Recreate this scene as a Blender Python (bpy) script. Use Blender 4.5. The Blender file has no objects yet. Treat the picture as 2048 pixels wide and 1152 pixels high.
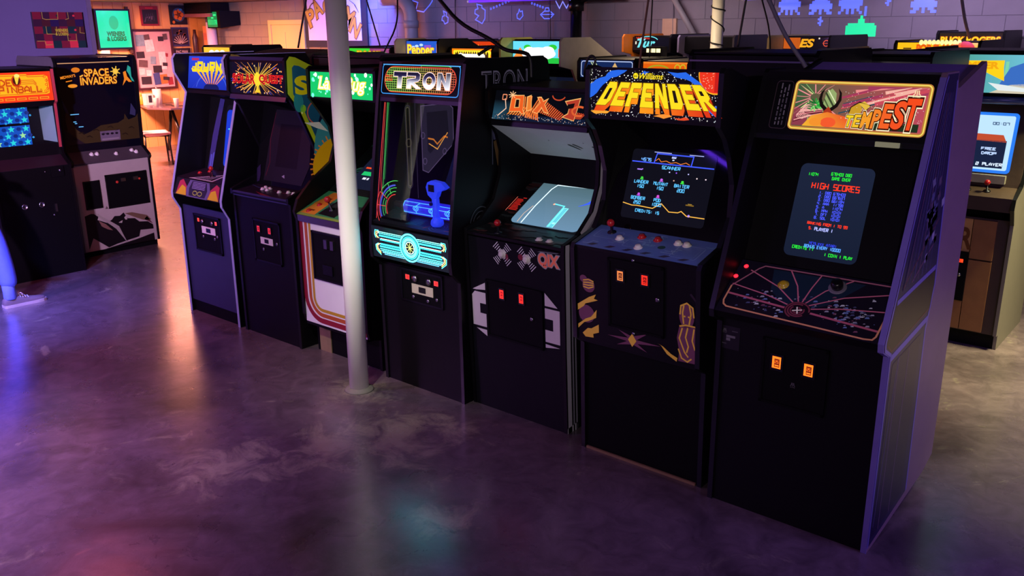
import bpy, bmesh, math, random
from math import sin, cos, pi, radians, sqrt, atan2
from mathutils import Vector, Matrix
from mathutils.geometry import tessellate_polygon

scene = bpy.context.scene
COL = scene.collection
random.seed(7)

# ------------------------------------------------------------------ camera
A, T, R, H = radians(49.8), radians(16.6), radians(.44), 2.0
fh = Vector((-cos(A), sin(A), 0)); rt = Vector((sin(A), cos(A), 0)); up = Vector((0, 0, 1))
fw = fh * cos(T) - up * sin(T); u0 = fh * sin(T) + up * cos(T)
cr = rt * cos(R) - u0 * sin(R); cu = u0 * cos(R) + rt * sin(R)
cam = bpy.data.cameras.new('camera'); cam.sensor_width = 36; cam.lens = 1750 / 2048 * 36
cam.clip_start = .05
co = bpy.data.objects.new('camera', cam); COL.objects.link(co)
mw = Matrix((cr, cu, -fw)).transposed().to_4x4(); mw.translation = (0, 0, H)
co.matrix_world = mw
scene.camera = co

# ------------------------------------------------------------------ exposure and world
vs = scene.view_settings
vs.view_transform = 'Standard'; vs.look = 'None'; vs.gamma = 1; vs.use_curve_mapping = False
vs.exposure = 0
wd = bpy.data.worlds.new('night'); scene.world = wd; wd.use_nodes = True
wd.node_tree.nodes['Background'].inputs[0].default_value = (.01, .006, .02, 1)
wd.node_tree.nodes['Background'].inputs[1].default_value = 1

# ------------------------------------------------------------------ lamps of the room, with unseen fills added to brighten parts
def lamp(name, loc, col, watts, sx=.5, sy=None, rot=(0, 0, 0), spread=180):
    l = bpy.data.lights.new(name, 'AREA'); l.shape = 'RECTANGLE'; l.size = sx; l.size_y = sy or sx
    l.color = col; l.energy = watts; l.spread = radians(spread)
    o = bpy.data.objects.new(name, l); COL.objects.link(o); o.location = loc; o.rotation_euler = rot
    return o
def aim(name, loc, to, col, watts, sx=.3, sy=None, spread=100):
    d = Vector(to) - Vector(loc); return lamp(name, loc, col, watts, sx, sy, d.to_track_quat('-Z', 'Y').to_euler(), spread)
lamp('violet_ceiling_lamp', (-3.8, -1.4, 2.40), (.42, .20, 1.0), 20, .3, 1.2)
lamp('violet_ceiling_lamp', (1.2, 3.4, 2.40), (.40, .24, 1.0), 55, .15, 1.2)
aim('blue_spot', (-6.1, 1.3, 2.40), (-6.85, 2.2, 0), (.12, .18, 1.0), 26, .12, .12, 56)
lamp('magenta_ceiling_lamp', (-6.2, -.3, 2.41), (.72, .28, 1.0), 120, .3, .3)
aim('floor_fill_violet', (-4.6, .0, 2.41), (-4.3, .7, 0), (.75, .42, 1.0), 22, .2, .2, 64)  # fill added to raise the violet on the near floor
aim('pole_fill', (-2.7, 1.3, 2.40), (-3.7, 3.0, .75), (1.0, .98, .84), 3.2, .12, .12, 44)  # unseen fill, added to brighten the front pole
lamp('floor_fill_red', (-5.9, 2.3, 2.41), (1.0, .14, .18), 15, .2, .2)  # added only to redden the floor
aim('left_fill', (-1.6, -1.8, 2.34), (-7.8, 3.3, 1.8), (.86, .54, 1.0), 50, .25, .25, 44)  # fill added to brighten the left cabinets and violet wall
aim('front_fill', (.9, -2.4, 2.34), (-2.3, 3.2, 1.3), (1.0, .82, .86), 6, .25, .25, 38)  # fill added behind the camera to lift the right cabinet fronts
aim('aisle_spot', (-.15, 6.0, 2.40), (-.3, 5.85, 0), (1.0, .94, .42), 62, .25, .6, 84)
lamp('bar_room_lamp', (-13.6, 5.75, 2.42), (1.0, .34, .25), 860, .8, .8)
lamp('bar_room_streak_fill', (-12.4, 6.7, 2.42), (1.0, .34, .22), 120, 1.4, 1.4)  # second light, added for its warm streak on the floor
lamp('corner_lamp', (-12.6, 8.4, 2.38), (1.0, .68, .22), 7, .2, .2)
aim('back_violet_lamp', (-8.4, 7.9, 2.42), (-8.4, 9.15, 1.9), (.26, .36, 1.0), 11, 1.6, .1, 150)
aim('banner_fill', (-10.1, 8.5, 2.42), (-11.0, 9.1, 2.0), (.10, .16, 1.0), 45, .6, .05, 150)  # area light added to turn the banner blue, no tube built
aim('back_violet_lamp', (-2.2, 7.9, 2.42), (-2.2, 9.15, 1.95), (.84, .62, 1.0), 20, 1.6, .1, 150)
aim('back_warm_lamp', (-5.1, 7.8, 2.42), (-5.0, 9.15, 1.9), (1.0, .74, .80), 10, .8, .1, 150)
lamp('back_pole_fill', (-4.25, 6.9, 2.42), (1.0, .74, .46), 16, .15, .15)  # unseen light added to brighten the back pole

# ------------------------------------------------------------------ materials
def lin(c):
    if isinstance(c, str):
        c = c.lstrip('#'); c = tuple(int(c[i:i + 2], 16) / 255 for i in (0, 2, 4))
    return tuple((x / 12.92 if x <= .04045 else ((x + .055) / 1.055) ** 2.4) for x in c[:3])
MATS = {}
def M(name, c, rough=.5, metal=0, vary=.15, scale=14, bump=.0, emit=0, spec=.5, trans=0):
    if name in MATS: return MATS[name]
    m = bpy.data.materials.new(name); m.use_nodes = True; MATS[name] = m
    nt = m.node_tree; b = nt.nodes['Principled BSDF']; l = lin(c)
    b.inputs['Roughness'].default_value = rough; b.inputs['Metallic'].default_value = metal
    b.inputs['Specular IOR Level'].default_value = spec
    if trans:
        b.inputs['Transmission Weight'].default_value = trans; b.inputs['Base Color'].default_value = (*l, 1); return m
    tc = nt.nodes.new('ShaderNodeTexCoord'); n = nt.nodes.new('ShaderNodeTexNoise')
    n.inputs['Scale'].default_value = scale; n.inputs['Detail'].default_value = 5
    nt.links.new(tc.outputs['Object'], n.inputs['Vector'])
    mx = nt.nodes.new('ShaderNodeMix'); mx.data_type = 'RGBA'
    mx.inputs[6].default_value = (*[x * (1 - vary) for x in l], 1); mx.inputs[7].default_value = (*[min(1, x * (1 + vary)) for x in l], 1)
    nt.links.new(n.outputs['Fac'], mx.inputs[0]); nt.links.new(mx.outputs[2], b.inputs['Base Color'])
    if bump:
        bp = nt.nodes.new('ShaderNodeBump'); bp.inputs['Strength'].default_value = bump; bp.inputs['Distance'].default_value = .01
        nt.links.new(n.outputs['Fac'], bp.inputs['Height']); nt.links.new(bp.outputs['Normal'], b.inputs['Normal'])
    if emit:
        b.inputs['Emission Color'].default_value = (*l, 1); b.inputs['Emission Strength'].default_value = emit
    return m
def artmat(mode, s):
    k = 'print_%s_%g' % (mode, s)
    if k in MATS: return MATS[k]
    m = bpy.data.materials.new(k); m.use_nodes = True; MATS[k] = m
    nt = m.node_tree; b = nt.nodes['Principled BSDF']
    at = nt.nodes.new('ShaderNodeVertexColor'); at.layer_name = 'Col'
    b.inputs['Roughness'].default_value = .35
    if mode == 'print':
        nt.links.new(at.outputs[0], b.inputs['Base Color'])
    elif mode == 'fluor':      # paint that fluoresces under the violet tubes; also glow added to brighten a print
        nt.links.new(at.outputs[0], b.inputs['Base Color']); nt.links.new(at.outputs[0], b.inputs['Emission Color'])
        b.inputs['Emission Strength'].default_value = s
    else:                      # backlit film or a picture tube
        b.inputs['Base Color'].default_value = (.004, .004, .006, 1); b.inputs['Roughness'].default_value = .06
        nt.links.new(at.outputs[0], b.inputs['Emission Color']); b.inputs['Emission Strength'].default_value = s
    return m
BLK = M('black_laminate', '#0a080d', .42, vary=.2, scale=30, spec=.22)
BLK2 = M('black_vinyl', '#08070b', .55, vary=.25, scale=60, bump=.05, spec=.12)
GLOSS = M('black_gloss', '#0a0a0d', .12, vary=.1)
NAVY = M('navy_laminate', '#2a2a4a', .35, vary=.15)
CHAR = M('charcoal_board', '#35332f', .6, vary=.25)
METAL = M('steel', '#9a9aa2', .3, metal=1, vary=.1)
DMET = M('dark_steel', '#3a3a42', .4, metal=1, vary=.15)
TRIMS = M('silver_edge', '#9aa0c8', .35, vary=.1)
TRIMB = M('black_edge', '#0e0e12', .3, vary=.1)
WHITEP = M('white_plastic', '#d8d4d0', .35, vary=.05)
REDP = M('red_plastic', '#b01c20', .3, vary=.1)
BEIGE = M('beige_laminate', '#b9b08c', .5, vary=.1)

# ------------------------------------------------------------------ mesh builder
class MB:
    def __init__(s): s.v = []; s.f = []; s.m = []; s.mats = []; s.sm = []
    def mi(s, mat):
        if mat not in s.mats: s.mats.append(mat)
        return s.mats.index(mat)
    def add(s, vs_, fs, mat, smooth=False):
        o = len(s.v); s.v += [tuple(p) for p in vs_]; i = s.mi(mat)
        for f in fs: s.f.append([o + k for k in f]); s.m.append(i); s.sm.append(smooth)
        return s
    def box(s, a, b, mat):
        x0, y0, z0 = a; x1, y1, z1 = b
        p = [(x0, y0, z0), (x1, y0, z0), (x1, y1, z0), (x0, y1, z0), (x0, y0, z1), (x1, y0, z1), (x1, y1, z1), (x0, y1, z1)]
        return s.add(p, [(0, 3, 2, 1), (4, 5, 6, 7), (0, 1, 5, 4), (1, 2, 6, 5), (2, 3, 7, 6), (3, 0, 4, 7)], mat)
    def prism(s, poly, f0, f1, mat):
        """poly: 2-D outline (ccw seen from f1 side); f0,f1 map 2-D -> 3-D for both caps"""
        n = len(poly); vs_ = [f0(*p) for p in poly] + [f1(*p) for p in poly]
        tr = tessellate_polygon([[Vector((p[0], p[1], 0)) for p in poly]])
        fs = [tuple(reversed(t)) for t in tr] + [tuple(n + k for k in t) for t in tr]
        fs += [(i, (i + 1) % n, n + (i + 1) % n, n + i) for i in range(n)]
        return s.add(vs_, fs, mat)
    def tube(s, pts, r, mat, n=8, cap=True):
        pts = [Vector(p) for p in pts]; rs = r if isinstance(r, (list, tuple)) else [r] * len(pts)
        vs_ = []; prev = None
        for i, p in enumerate(pts):
            d = (pts[min(i + 1, len(pts) - 1)] - pts[max(i - 1, 0)]).normalized()
            if prev is None:
                a = d.cross(Vector((0, 0, 1)) if abs(d.z) < .9 else Vector((1, 0, 0))).normalized()
            else:
                a = (prev - d * prev.dot(d)).normalized()
            prev = a; b = d.cross(a)
            vs_ += [p + (a * cos(2 * pi * k / n) + b * sin(2 * pi * k / n)) * rs[i] for k in range(n)]
        fs = [(i * n + k, i * n + (k + 1) % n, (i + 1) * n + (k + 1) % n, (i + 1) * n + k) for i in range(len(pts) - 1) for k in range(n)]
        if cap: fs += [tuple(reversed(range(n))), tuple(range((len(pts) - 1) * n, len(pts) * n))]
        return s.add(vs_, fs, mat, True)
    def lathe(s, o, axis, prof, mat, n=14):
        """prof: list of (r,h) along axis"""
        o = Vector(o); d = Vector(axis).normalized()
        a = d.cross(Vector((0, 0, 1)) if abs(d.z) < .9 else Vector((1, 0, 0))).normalized(); b = d.cross(a)
        vs_ = [o + d * h + (a * cos(2 * pi * k / n) + b * sin(2 * pi * k / n)) * r for r, h in prof for k in range(n)]
        m_ = len(prof)
        fs = [(i * n + k, i * n + (k + 1) % n, (i + 1) * n + (k + 1) % n, (i + 1) * n + k) for i in range(m_ - 1) for k in range(n)]
        fs += [tuple(reversed(range(n))), tuple(range((m_ - 1) * n, m_ * n))]
        return s.add(vs_, fs, mat, True)
    def build(s, name, parent=None, loc=None):
        me = bpy.data.meshes.new(name); me.from_pydata(s.v, [], s.f)
        for m in s.mats: me.materials.append(m)
        me.polygons.foreach_set('material_index', s.m); me.polygons.foreach_set('use_smooth', s.sm)
        me.update()
        bm = bmesh.new(); bm.from_mesh(me); bmesh.ops.recalc_face_normals(bm, faces=bm.faces); bm.to_mesh(me); bm.free()
        o = bpy.data.objects.new(name, me); COL.objects.link(o)
        if parent: o.parent = parent
        if loc: o.location = loc
        return o
def smooth_edges(o, ang=40):
    o.data.set_sharp_from_angle(angle=radians(ang)); return o
def tag(o, label=None, cat=None, group=None, kind=None):
    for k, v in (('label', label), ('category', cat), ('group', group), ('kind', kind)):
        if v: o[k] = v
    return o
def empty(name, loc=(0, 0, 0), rz=0):
    o = bpy.data.objects.new(name, None); COL.objects.link(o); o.location = loc; o.rotation_euler = (0, 0, rz); o.empty_display_size = .1
    return o
def thing(name, label, cat, loc=(0, 0, 0), rz=0, group=None):
    return tag(empty(name, loc, rz), label, cat, group)

# ------------------------------------------------------------------ flat artwork (print, film, picture tubes)
STROKE = {'A': '0004264440|0242', 'B': '0006364544330300|3342413000', 'C': '46060040', 'D': '00062644422000', 'E': '46060040|0333',
 'F': '460600|0333', 'G': '460600404323', 'H': '0006|4046|0343', 'I': '2026', 'J': '46401002', 'K': '0006|460340', 'L': '060040',
 'M': '0006244640', 'N': '00064046', 'O': '0006464000', 'P': '0006464303', 'Q': '0006464000|2240', 'R': '0006464303|1340',
 'S': '460603434000', 'T': '2026|0646', 'U': '06004046', 'V': '062046', 'W': '0600234046', 'X': '0046|0640', 'Y': '062346|2320',
 'Z': '06460040', '0': '0006464000', '1': '2026', '2': '064643030040', '3': '06464000|0343', '4': '060343|4640', '5': '460603434000',
 '6': '460600404303', '7': '064640', '8': '0006464000|0343', '9': '430306464000', '.': '2021', ':': '2122|2425', '-': '1333', "'": '2526'}
FCACHE = {}
def font_tris(s, bold=0, shear=0, space=1):
    k = (s, bold, shear, space)
    if k in FCACHE: return FCACHE[k]
    cd = bpy.data.curves.new('lettering', 'FONT'); cd.body = s; cd.size = 1; cd.offset = bold; cd.shear = shear; cd.space_character = space
    cd.resolution_u = 4
    ob = bpy.data.objects.new('lettering', cd); COL.objects.link(ob)
    dg = bpy.context.evaluated_depsgraph_get(); e = ob.evaluated_get(dg); me = e.to_mesh(); me.calc_loop_triangles()
    vs_ = [(v.co.x, v.co.y) for v in me.vertices]; fs = [tuple(t.vertices) for t in me.loop_triangles]
    e.to_mesh_clear(); bpy.data.objects.remove(ob); bpy.data.curves.remove(cd)
    FCACHE[k] = (vs_, fs); return FCACHE[k]
class Art:
    def __init__(s, o, u, v, unit=.001, lift=.002):
        s.o = Vector(o); s.u = Vector(u).normalized(); s.vv = Vector(v).normalized(); s.n = s.u.cross(s.vv)
        s.k = unit; s.h = lift; s.V = []; s.F = []; s.C = []; s.warp = None; s.clip = None
    def up(s, d=.0003): s.h += d; return s
    def raw(s, pts, faces, c):
        o = len(s.V)
        for (x, y) in pts:
            if s.clip:
                x = min(max(x, s.clip[0]), s.clip[2]); y = min(max(y, s.clip[1]), s.clip[3])
            X, Y = s.warp(x, y) if s.warp else (x, y)
            s.V.append(s.o + s.u * X * s.k + s.vv * Y * s.k + s.n * s.h)
        if callable(c): cols = [lin(c(x, y)) for x, y in pts]
        else: cols = [lin(c)] * len(pts)
        for f in faces:
            s.F.append([o + i for i in f]); s.C += [cols[i] for i in f]
        return s
    def poly(s, pts, c):
        tr = tessellate_polygon([[Vector((p[0], p[1], 0)) for p in pts]])
        fs = []
        for t in tr:
            a, b, d = (pts[i] for i in t)
            ar = (b[0] - a[0]) * (d[1] - a[1]) - (b[1] - a[1]) * (d[0] - a[0])
            fs.append(tuple(t) if ar > 0 else tuple(reversed(t)))
        return s.raw(pts, fs, c)
    def rect(s, x, y, w, h, c, n=1):
        if n == 1: return s.raw([(x, y), (x + w, y), (x + w, y + h), (x, y + h)], [(0, 1, 2, 3)], c)
        for i in range(n): s.rect(x, y + h * i / n, w, h / n, c)
        return s
    def rrect(s, x, y, w, h, r, c, k=5):
        pts = []
        for cx, cy, a in ((x + w - r, y + r, -90), (x + w - r, y + h - r, 0), (x + r, y + h - r, 90), (x + r, y + r, 180)):
            pts += [(cx + r * cos(radians(a + 90 * i / k)), cy + r * sin(radians(a + 90 * i / k))) for i in range(k + 1)]
        s.last = pts
        return s.raw(pts, [tuple(range(len(pts)))], c)
    def frame(s, x, y, w, h, r, wd_, c, k=5):
        pts = []
        for cx, cy, a in ((x + w - r, y + r, -90), (x + w - r, y + h - r, 0), (x + r, y + h - r, 90), (x + r, y + r, 180)):
            pts += [(cx + r * cos(radians(a + 90 * i / k)), cy + r * sin(radians(a + 90 * i / k))) for i in range(k + 1)]
        return s.line(pts, wd_, c, True)
    def ell(s, x, y, rx, ry, c, n=20, a0=0, a1=360):
        full = a1 - a0 >= 360; m_ = n if full else n + 1
        pts = [(x + rx * cos(radians(a0 + (a1 - a0) * i / n)), y + ry * sin(radians(a0 + (a1 - a0) * i / n))) for i in range(m_)]
        if not full: pts.append((x, y))
        return s.raw(pts, [tuple(range(len(pts)))], c)
    def arc(s, x, y, rx, ry, w, c, a0=0, a1=360, n=24):
        pts = [(x + rx * cos(radians(a0 + (a1 - a0) * i / n)), y + ry * sin(radians(a0 + (a1 - a0) * i / n))) for i in range(n + (a1 - a0 < 360))]
        return s.line(pts, w, c, a1 - a0 >= 360)
    def line(s, pts, w, c, closed=False):
        n = len(pts)
        if n < 2: return s
        L = []; Rr = []
        for i in range(n):
            p = pts[i]; a = pts[i - 1] if (i or closed) else None; b = pts[(i + 1) % n] if (i < n - 1 or closed) else None
            def nd(p, q):
                dx, dy = q[0] - p[0], q[1] - p[1]; l = sqrt(dx * dx + dy * dy) or 1e-9; return dx / l, dy / l
            d1 = nd(a, p) if a else nd(p, b); d2 = nd(p, b) if b else d1
            nx, ny = -(d1[1] + d2[1]), d1[0] + d2[0]; l = sqrt(nx * nx + ny * ny)
            if l < .3: nx, ny = -d1[1], d1[0]; k = 1
            else:
                nx, ny = nx / l, ny / l; k = 1 / max(.45, (nx * -d1[1] + ny * d1[0]))
            L.append((p[0] + nx * w / 2 * k, p[1] + ny * w / 2 * k)); Rr.append((p[0] - nx * w / 2 * k, p[1] - ny * w / 2 * k))
        pts2 = L + Rr; m_ = n if closed else n - 1
        return s.raw(pts2, [(n + i, n + (i + 1) % n, (i + 1) % n, i) for i in range(m_)], c)
    def text(s, t, x, y, w, h, c, bold=0, shear=0, space=1, rot=0):
        vs_, fs = font_tris(t, 0, shear, space)
        if not vs_: return s
        x0 = min(p[0] for p in vs_); x1 = max(p[0] for p in vs_); y0 = min(p[1] for p in vs_); y1 = max(p[1] for p in vs_)
        if bold: vs_, fs = font_tris(t, bold, shear, space)
        sx, sy = w / (x1 - x0), h / (y1 - y0)
        pts = [((p[0] - x0) * sx, (p[1] - y0) * sy) for p in vs_]
        if rot:
            cc, ss = cos(radians(rot)), sin(radians(rot)); pts = [(a * cc - b * ss, a * ss + b * cc) for a, b in pts]
        return s.raw([(x + a, y + b) for a, b in pts], fs, c)
    def st(s, t, x, y, cw, ch, c, lw=None, gap=.35, warp=None):
        """stroke lettering; cw,ch glyph cell"""
        lw = lw or ch * .13; adv = cw * (1 + gap)
        for chh in t:
            for pl in STROKE.get(chh, '').split('|'):
                pts = [(x + int(pl[i]) / 4 * cw, y + int(pl[i + 1]) / 6 * ch) for i in range(0, len(pl), 2)]
                if len(pts) > 1: s.line([warp(*p) for p in pts] if warp else pts, lw, c)
            x += adv
        return s
    def stw(s, t, cw, gap=.35): return len(t) * cw * (1 + gap) - cw * gap
    def build(s, name, mode='glow', strength=1.0, parent=None, thick=0):
        me = bpy.data.meshes.new(name); me.from_pydata([tuple(p) for p in s.V], [], s.F)
        ca = me.color_attributes.new('Col', 'FLOAT_COLOR', 'CORNER')
        flat = []
        for c in s.C: flat += [c[0], c[1], c[2], 1]
        ca.data.foreach_set('color', flat)
        me.materials.append(artmat(mode, strength)); me.update()
        o = bpy.data.objects.new(name, me); COL.objects.link(o)
        if parent: o.parent = parent
        return o
def mixc(a, b, t):
    def h(c): return tuple(int(c.lstrip('#')[i:i + 2], 16) / 255 for i in (0, 2, 4)) if isinstance(c, str) else c
    a, b = h(a), h(b); t = min(1, max(0, t)); return tuple(a[i] + (b[i] - a[i]) * t for i in range(3))

# ------------------------------------------------------------------ cabinets
class Cab:
    """local frame: x left to right seen from the front, y depth, z up; yo is the world depth the y numbers are given in"""
    def __init__(s, label, loc, w, rz=0, yo=0, group='arcade cabinets', name='arcade_cabinet', cat='arcade cabinet'):
        s.r = thing(name, label, cat, loc, rz, group); s.w = w; s.yo = yo
    def P(s, x, y, z): return (x, y - s.yo, z)
    def sides(s, prof, mat, th=.02, mat_r=None, mat_l=None):
        s.prof = prof
        for i, (x0, x1) in enumerate(((0, th), (s.w - th, s.w))):
            MB().prism(prof, lambda y, z: s.P(x0, y, z), lambda y, z: s.P(x1, y, z), (mat_l, mat_r)[i] or mat).build('side_panel', s.r)
    def trim(s, prof, mat, th=.022, d=.004, x=None):
        for xc in ((0, s.w) if x is None else x):
            x0, x1 = (xc - .001, xc - .001 + th) if xc == 0 else (xc - th + .001, xc + .001)
            m = MB(); n = len(prof); A_ = []
            for i in range(n):
                p = Vector(prof[i]); a = Vector(prof[max(i - 1, 0)]); b = Vector(prof[min(i + 1, n - 1)]); t_ = (b - a).normalized()
                A_.append(p + Vector((-t_.y, t_.x)) * d)
            poly_v = []
            for i in range(n): poly_v += [s.P(x0, *prof[i]), s.P(x1, *prof[i]), s.P(x1, *A_[i]), s.P(x0, *A_[i])]
            fs = []
            for i in range(n - 1):
                for k in range(4): fs.append((i * 4 + k, i * 4 + (k + 1) % 4, i * 4 + 4 + (k + 1) % 4, i * 4 + 4 + k))
            fs += [(0, 1, 2, 3), tuple((n - 1) * 4 + k for k in (3, 2, 1, 0))]
            m.add(poly_v, fs, mat).build('edge_trim', s.r)
    def panel(s, name, a, b, mat, x0=.02, x1=None, th=.015, parent=None, inset=0):
        x1 = s.w - .02 if x1 is None else x1
        a = Vector(a); b = Vector(b); v = (b - a).normalized(); n = Vector((-v.y, v.x)) * -th
        q = [a, b, b + n, a + n]
        poly = [(p.x, p.y) for p in q]
        return MB().prism(poly, lambda y, z: s.P(x0, y, z), lambda y, z: s.P(x1, y, z), mat).build(name, parent or s.r)
    def shell(s, yb, zt, mat, roof=None, y_front=None, zroof=None):
        s.panel('back_panel', (yb, zt), (yb, .0), mat)
        for a, b in (roof or []): s.panel('roof_panel', a, b, mat)
    def pt(s, a, b, x, t, h=0):
        a = Vector(a); b = Vector(b); v = (b - a).normalized(); n = Vector((-v.y, v.x)); p = a + v * t + n * h
        return s.P(x, p.x, p.y)
    def nrm(s, a, b):
        a = Vector(a); b = Vector(b); v = (b - a).normalized(); return Vector((0, -v.y, v.x))
    def art(s, a, b, x0=0, t0=0, lift=.002):
        a_ = Vector(a); b_ = Vector(b); v = (b_ - a_).normalized()
        return Art(s.pt(a, b, x0, t0), (1, 0, 0), (0, v.x, v.y), lift=lift)
    def side_art(s, y, z, x=None, lift=.002):
        return Art(s.P(s.w if x is None else x, y, z), (0, 1, 0), (0, 0, 1), lift=lift)
    def button(s, a, b, x, t, mat, r=.012, h=.012, name='button', parent=None):
        n = s.nrm(a, b)
        o = MB().lathe(s.pt(a, b, x, t), n, [(r * 1.35, 0), (r * 1.35, .004), (r * 1.05, .006), (r * .95, h * .55), (r * .8, h), (r * .4, h + .001)], mat).build(name, parent or s.r)
        return o
    def joystick(s, a, b, x, t, ball, shaft=DMET, h=.06, r=.016):
        n = s.nrm(a, b); p = Vector(s.pt(a, b, x, t))
        o = MB().lathe(p, n, [(.022, 0), (.02, .006), (.006, .01), (.005, h - r)], shaft).build('joystick', s.r)
        MB().lathe(p + n * (h - r), n, [(.004, 0)] + [(r * sin(pi * i / 8), r - r * cos(pi * i / 8)) for i in range(1, 8)] + [(.001, 2 * r)], ball).build('ball_top', o)
        return o
    def coin_door(s, a, b, x0, x1, t0, t1, lights, slot=None, mat=None, locks=(), glowcol='#ff2a1a', size=(.02, .032), bezel=True, st=3.0, txt='25'):
        m = mat or BLK2
        d = MB(); a_ = a
        def bx(xa, xb, ta, tb, h0, h1, mm):
            q = [s.pt(a, b, xa, ta, h0), s.pt(a, b, xb, ta, h0), s.pt(a, b, xb, tb, h0), s.pt(a, b, xa, tb, h0), s.pt(a, b, xa, ta, h1), s.pt(a, b, xb, ta, h1), s.pt(a, b, xb, tb, h1), s.pt(a, b, xa, tb, h1)]
            return q, [(0, 3, 2, 1), (4, 5, 6, 7), (0, 1, 5, 4), (1, 2, 6, 5), (2, 3, 7, 6), (3, 0, 4, 7)], mm
        d.add(*bx(x0, x1, t0, t1, 0, .006, m))
        for (xa, xb, ta, tb) in ((x0, x1, t0, t0 + .012), (x0, x1, t1 - .012, t1), (x0, x0 + .012, t0, t1), (x1 - .012, x1, t0, t1)):
            d.add(*bx(xa, xb, ta, tb, .006, .010, DMET if bezel else m))
        o = d.build('coin_door', s.r)
        for (x, t, c) in lights:
            w, h = size
            q = MB(); q.add(*bx(x - w * .75, x + w * .75, t - h * .7, t + h * .7, .006, .012, TRIMB)); e = q.build('coin_slot', o)
            ar = s.art(a, b, x - w / 2, t - h / 2, lift=.0126)
            W, Hh = w * 1000, h * 1000; c = c or glowcol
            ar.rect(0, 0, W, Hh, c).up(); ar.rect(W * .25, Hh * .12, W * .6, Hh * .7, mixc(c, '#200000', .75)).up()
            ar.st(txt, W * .34, Hh * .45, W * .16, Hh * .22, c, 1.1); ar.rect(W * .32, Hh * .2, W * .46, Hh * .1, c)
            ar.build('coin_light', 'glow', st, e)
        if slot:
            (xa, xb, ta, tb, mm) = slot
            q = MB(); q.add(*bx(xa, xb, ta, tb, .006, .009, mm)); e = q.build('price_plate', o)
            xm, tm = (xa + xb) / 2, (ta + tb) / 2; kx, kt = (xb - xa) * .16, (tb - ta) * .3
            q = MB(); q.add(*bx(xm - kx, xm + kx, tm - kt, tm + kt, .009, .011, TRIMB)); q.build('price_window', e)
        for (x, t) in locks:
            MB().lathe(s.pt(a, b, x, t, .006), s.nrm(a, b), [(.011, 0), (.011, .006), (.007, .008), (.003, .009)], METAL, 12).build('lock', o)
        return o
# ------------------------------------------------------------------ the setting
def floor_mat():
    m = bpy.data.materials.new('worn_painted_concrete'); m.use_nodes = True; nt = m.node_tree; N = nt.nodes; L = nt.links
    b = N['Principled BSDF']; tc = N.new('ShaderNodeTexCoord')
    def noise(scale, detail=6, dist=0, rough=.6):
        n = N.new('ShaderNodeTexNoise'); n.inputs['Scale'].default_value = scale; n.inputs['Detail'].default_value = detail
        n.inputs['Distortion'].default_value = dist; n.inputs['Roughness'].default_value = rough; L.new(tc.outputs['Object'], n.inputs['Vector']); return n.outputs['Fac']
    def ramp(f, p0, p1, c0=(0, 0, 0, 1), c1=(1, 1, 1, 1)):
        r = N.new('ShaderNodeValToRGB'); r.color_ramp.elements[0].position = p0; r.color_ramp.elements[1].position = p1
        r.color_ramp.elements[0].color = c0; r.color_ramp.elements[1].color = c1; L.new(f, r.inputs[0]); return r.outputs[0]
    def math_(op, a, bb):
        n = N.new('ShaderNodeMath'); n.operation = op
        for i, v in enumerate((a, bb)):
            if isinstance(v, (int, float)): n.inputs[i].default_value = v
            else: L.new(v, n.inputs[i])
        return n.outputs[0]
    def mix(f, a, bb):
        n = N.new('ShaderNodeMix'); n.data_type = 'RGBA'; L.new(f, n.inputs[0])
        for i, v in ((6, a), (7, bb)):
            if isinstance(v, tuple): n.inputs[i].default_value = v
            else: L.new(v, n.inputs[i])
        return n.outputs[2]
    base = mix(noise(1.6, 8, .6), (*lin('#564a54'), 1), (*lin('#84707a'), 1))
    fine = ramp(noise(7, 8, 1.2, .7), .35, .7)
    base = mix(math_('MULTIPLY', fine, .65), base, (*lin('#382e34'), 1))
    def spot(x, y, r):            # paint worn through to bare concrete around a point
        v = N.new('ShaderNodeVectorMath'); v.operation = 'DISTANCE'; L.new(tc.outputs['Object'], v.inputs[0]); v.inputs[1].default_value = (x, y, 0)
        n = N.new('ShaderNodeMapRange'); n.inputs[1].default_value = r; n.inputs[2].default_value = 0; n.inputs[3].default_value = 0; n.inputs[4].default_value = 1
        L.new(v.outputs['Value'], n.inputs[0]); return n.outputs[0]
    sp = None
    for x, y, r in ((-3.05, 2.75, .55), (-3.45, 2.02, .42), (-3.72, 2.98, .3), (-2.35, 2.3, .2), (-3.3, 2.45, .3)):
        q = spot(x, y, r); sp = q if sp is None else math_('MAXIMUM', sp, q)
    worn = ramp(math_('ADD', math_('MULTIPLY', sp, .30), noise(4.6, 10, .9, .74)), .60, .78)
    flakes = ramp(noise(2.2, 10, 2.0, .7), .63, .68)
    worn = math_('MAXIMUM', math_('MULTIPLY', worn, .6), math_('MULTIPLY', flakes, .35))
    base = mix(worn, base, (*lin('#b4ac92'), 1))
    dark = ramp(noise(.9, 6, 1.0), .52, .7)
    base = mix(math_('MULTIPLY', dark, .8), base, (*lin('#2c2329'), 1))
    L.new(base, b.inputs['Base Color'])
    b.inputs['Coat Weight'].default_value = .7; b.inputs['Coat Roughness'].default_value = .2
    rg = N.new('ShaderNodeMapRange'); rg.inputs[3].default_value = .20; rg.inputs[4].default_value = .38
    L.new(noise(4, 6, .5), rg.inputs[0]); L.new(rg.outputs[0], b.inputs['Roughness'])
    bp = N.new('ShaderNodeBump'); bp.inputs['Strength'].default_value = .25; bp.inputs['Distance'].default_value = .01
    L.new(math_('ADD', noise(9, 6, .4), math_('MULTIPLY', noise(1.3, 3), 2.0)), bp.inputs['Height']); L.new(bp.outputs['Normal'], b.inputs['Normal'])
    return m
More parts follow.
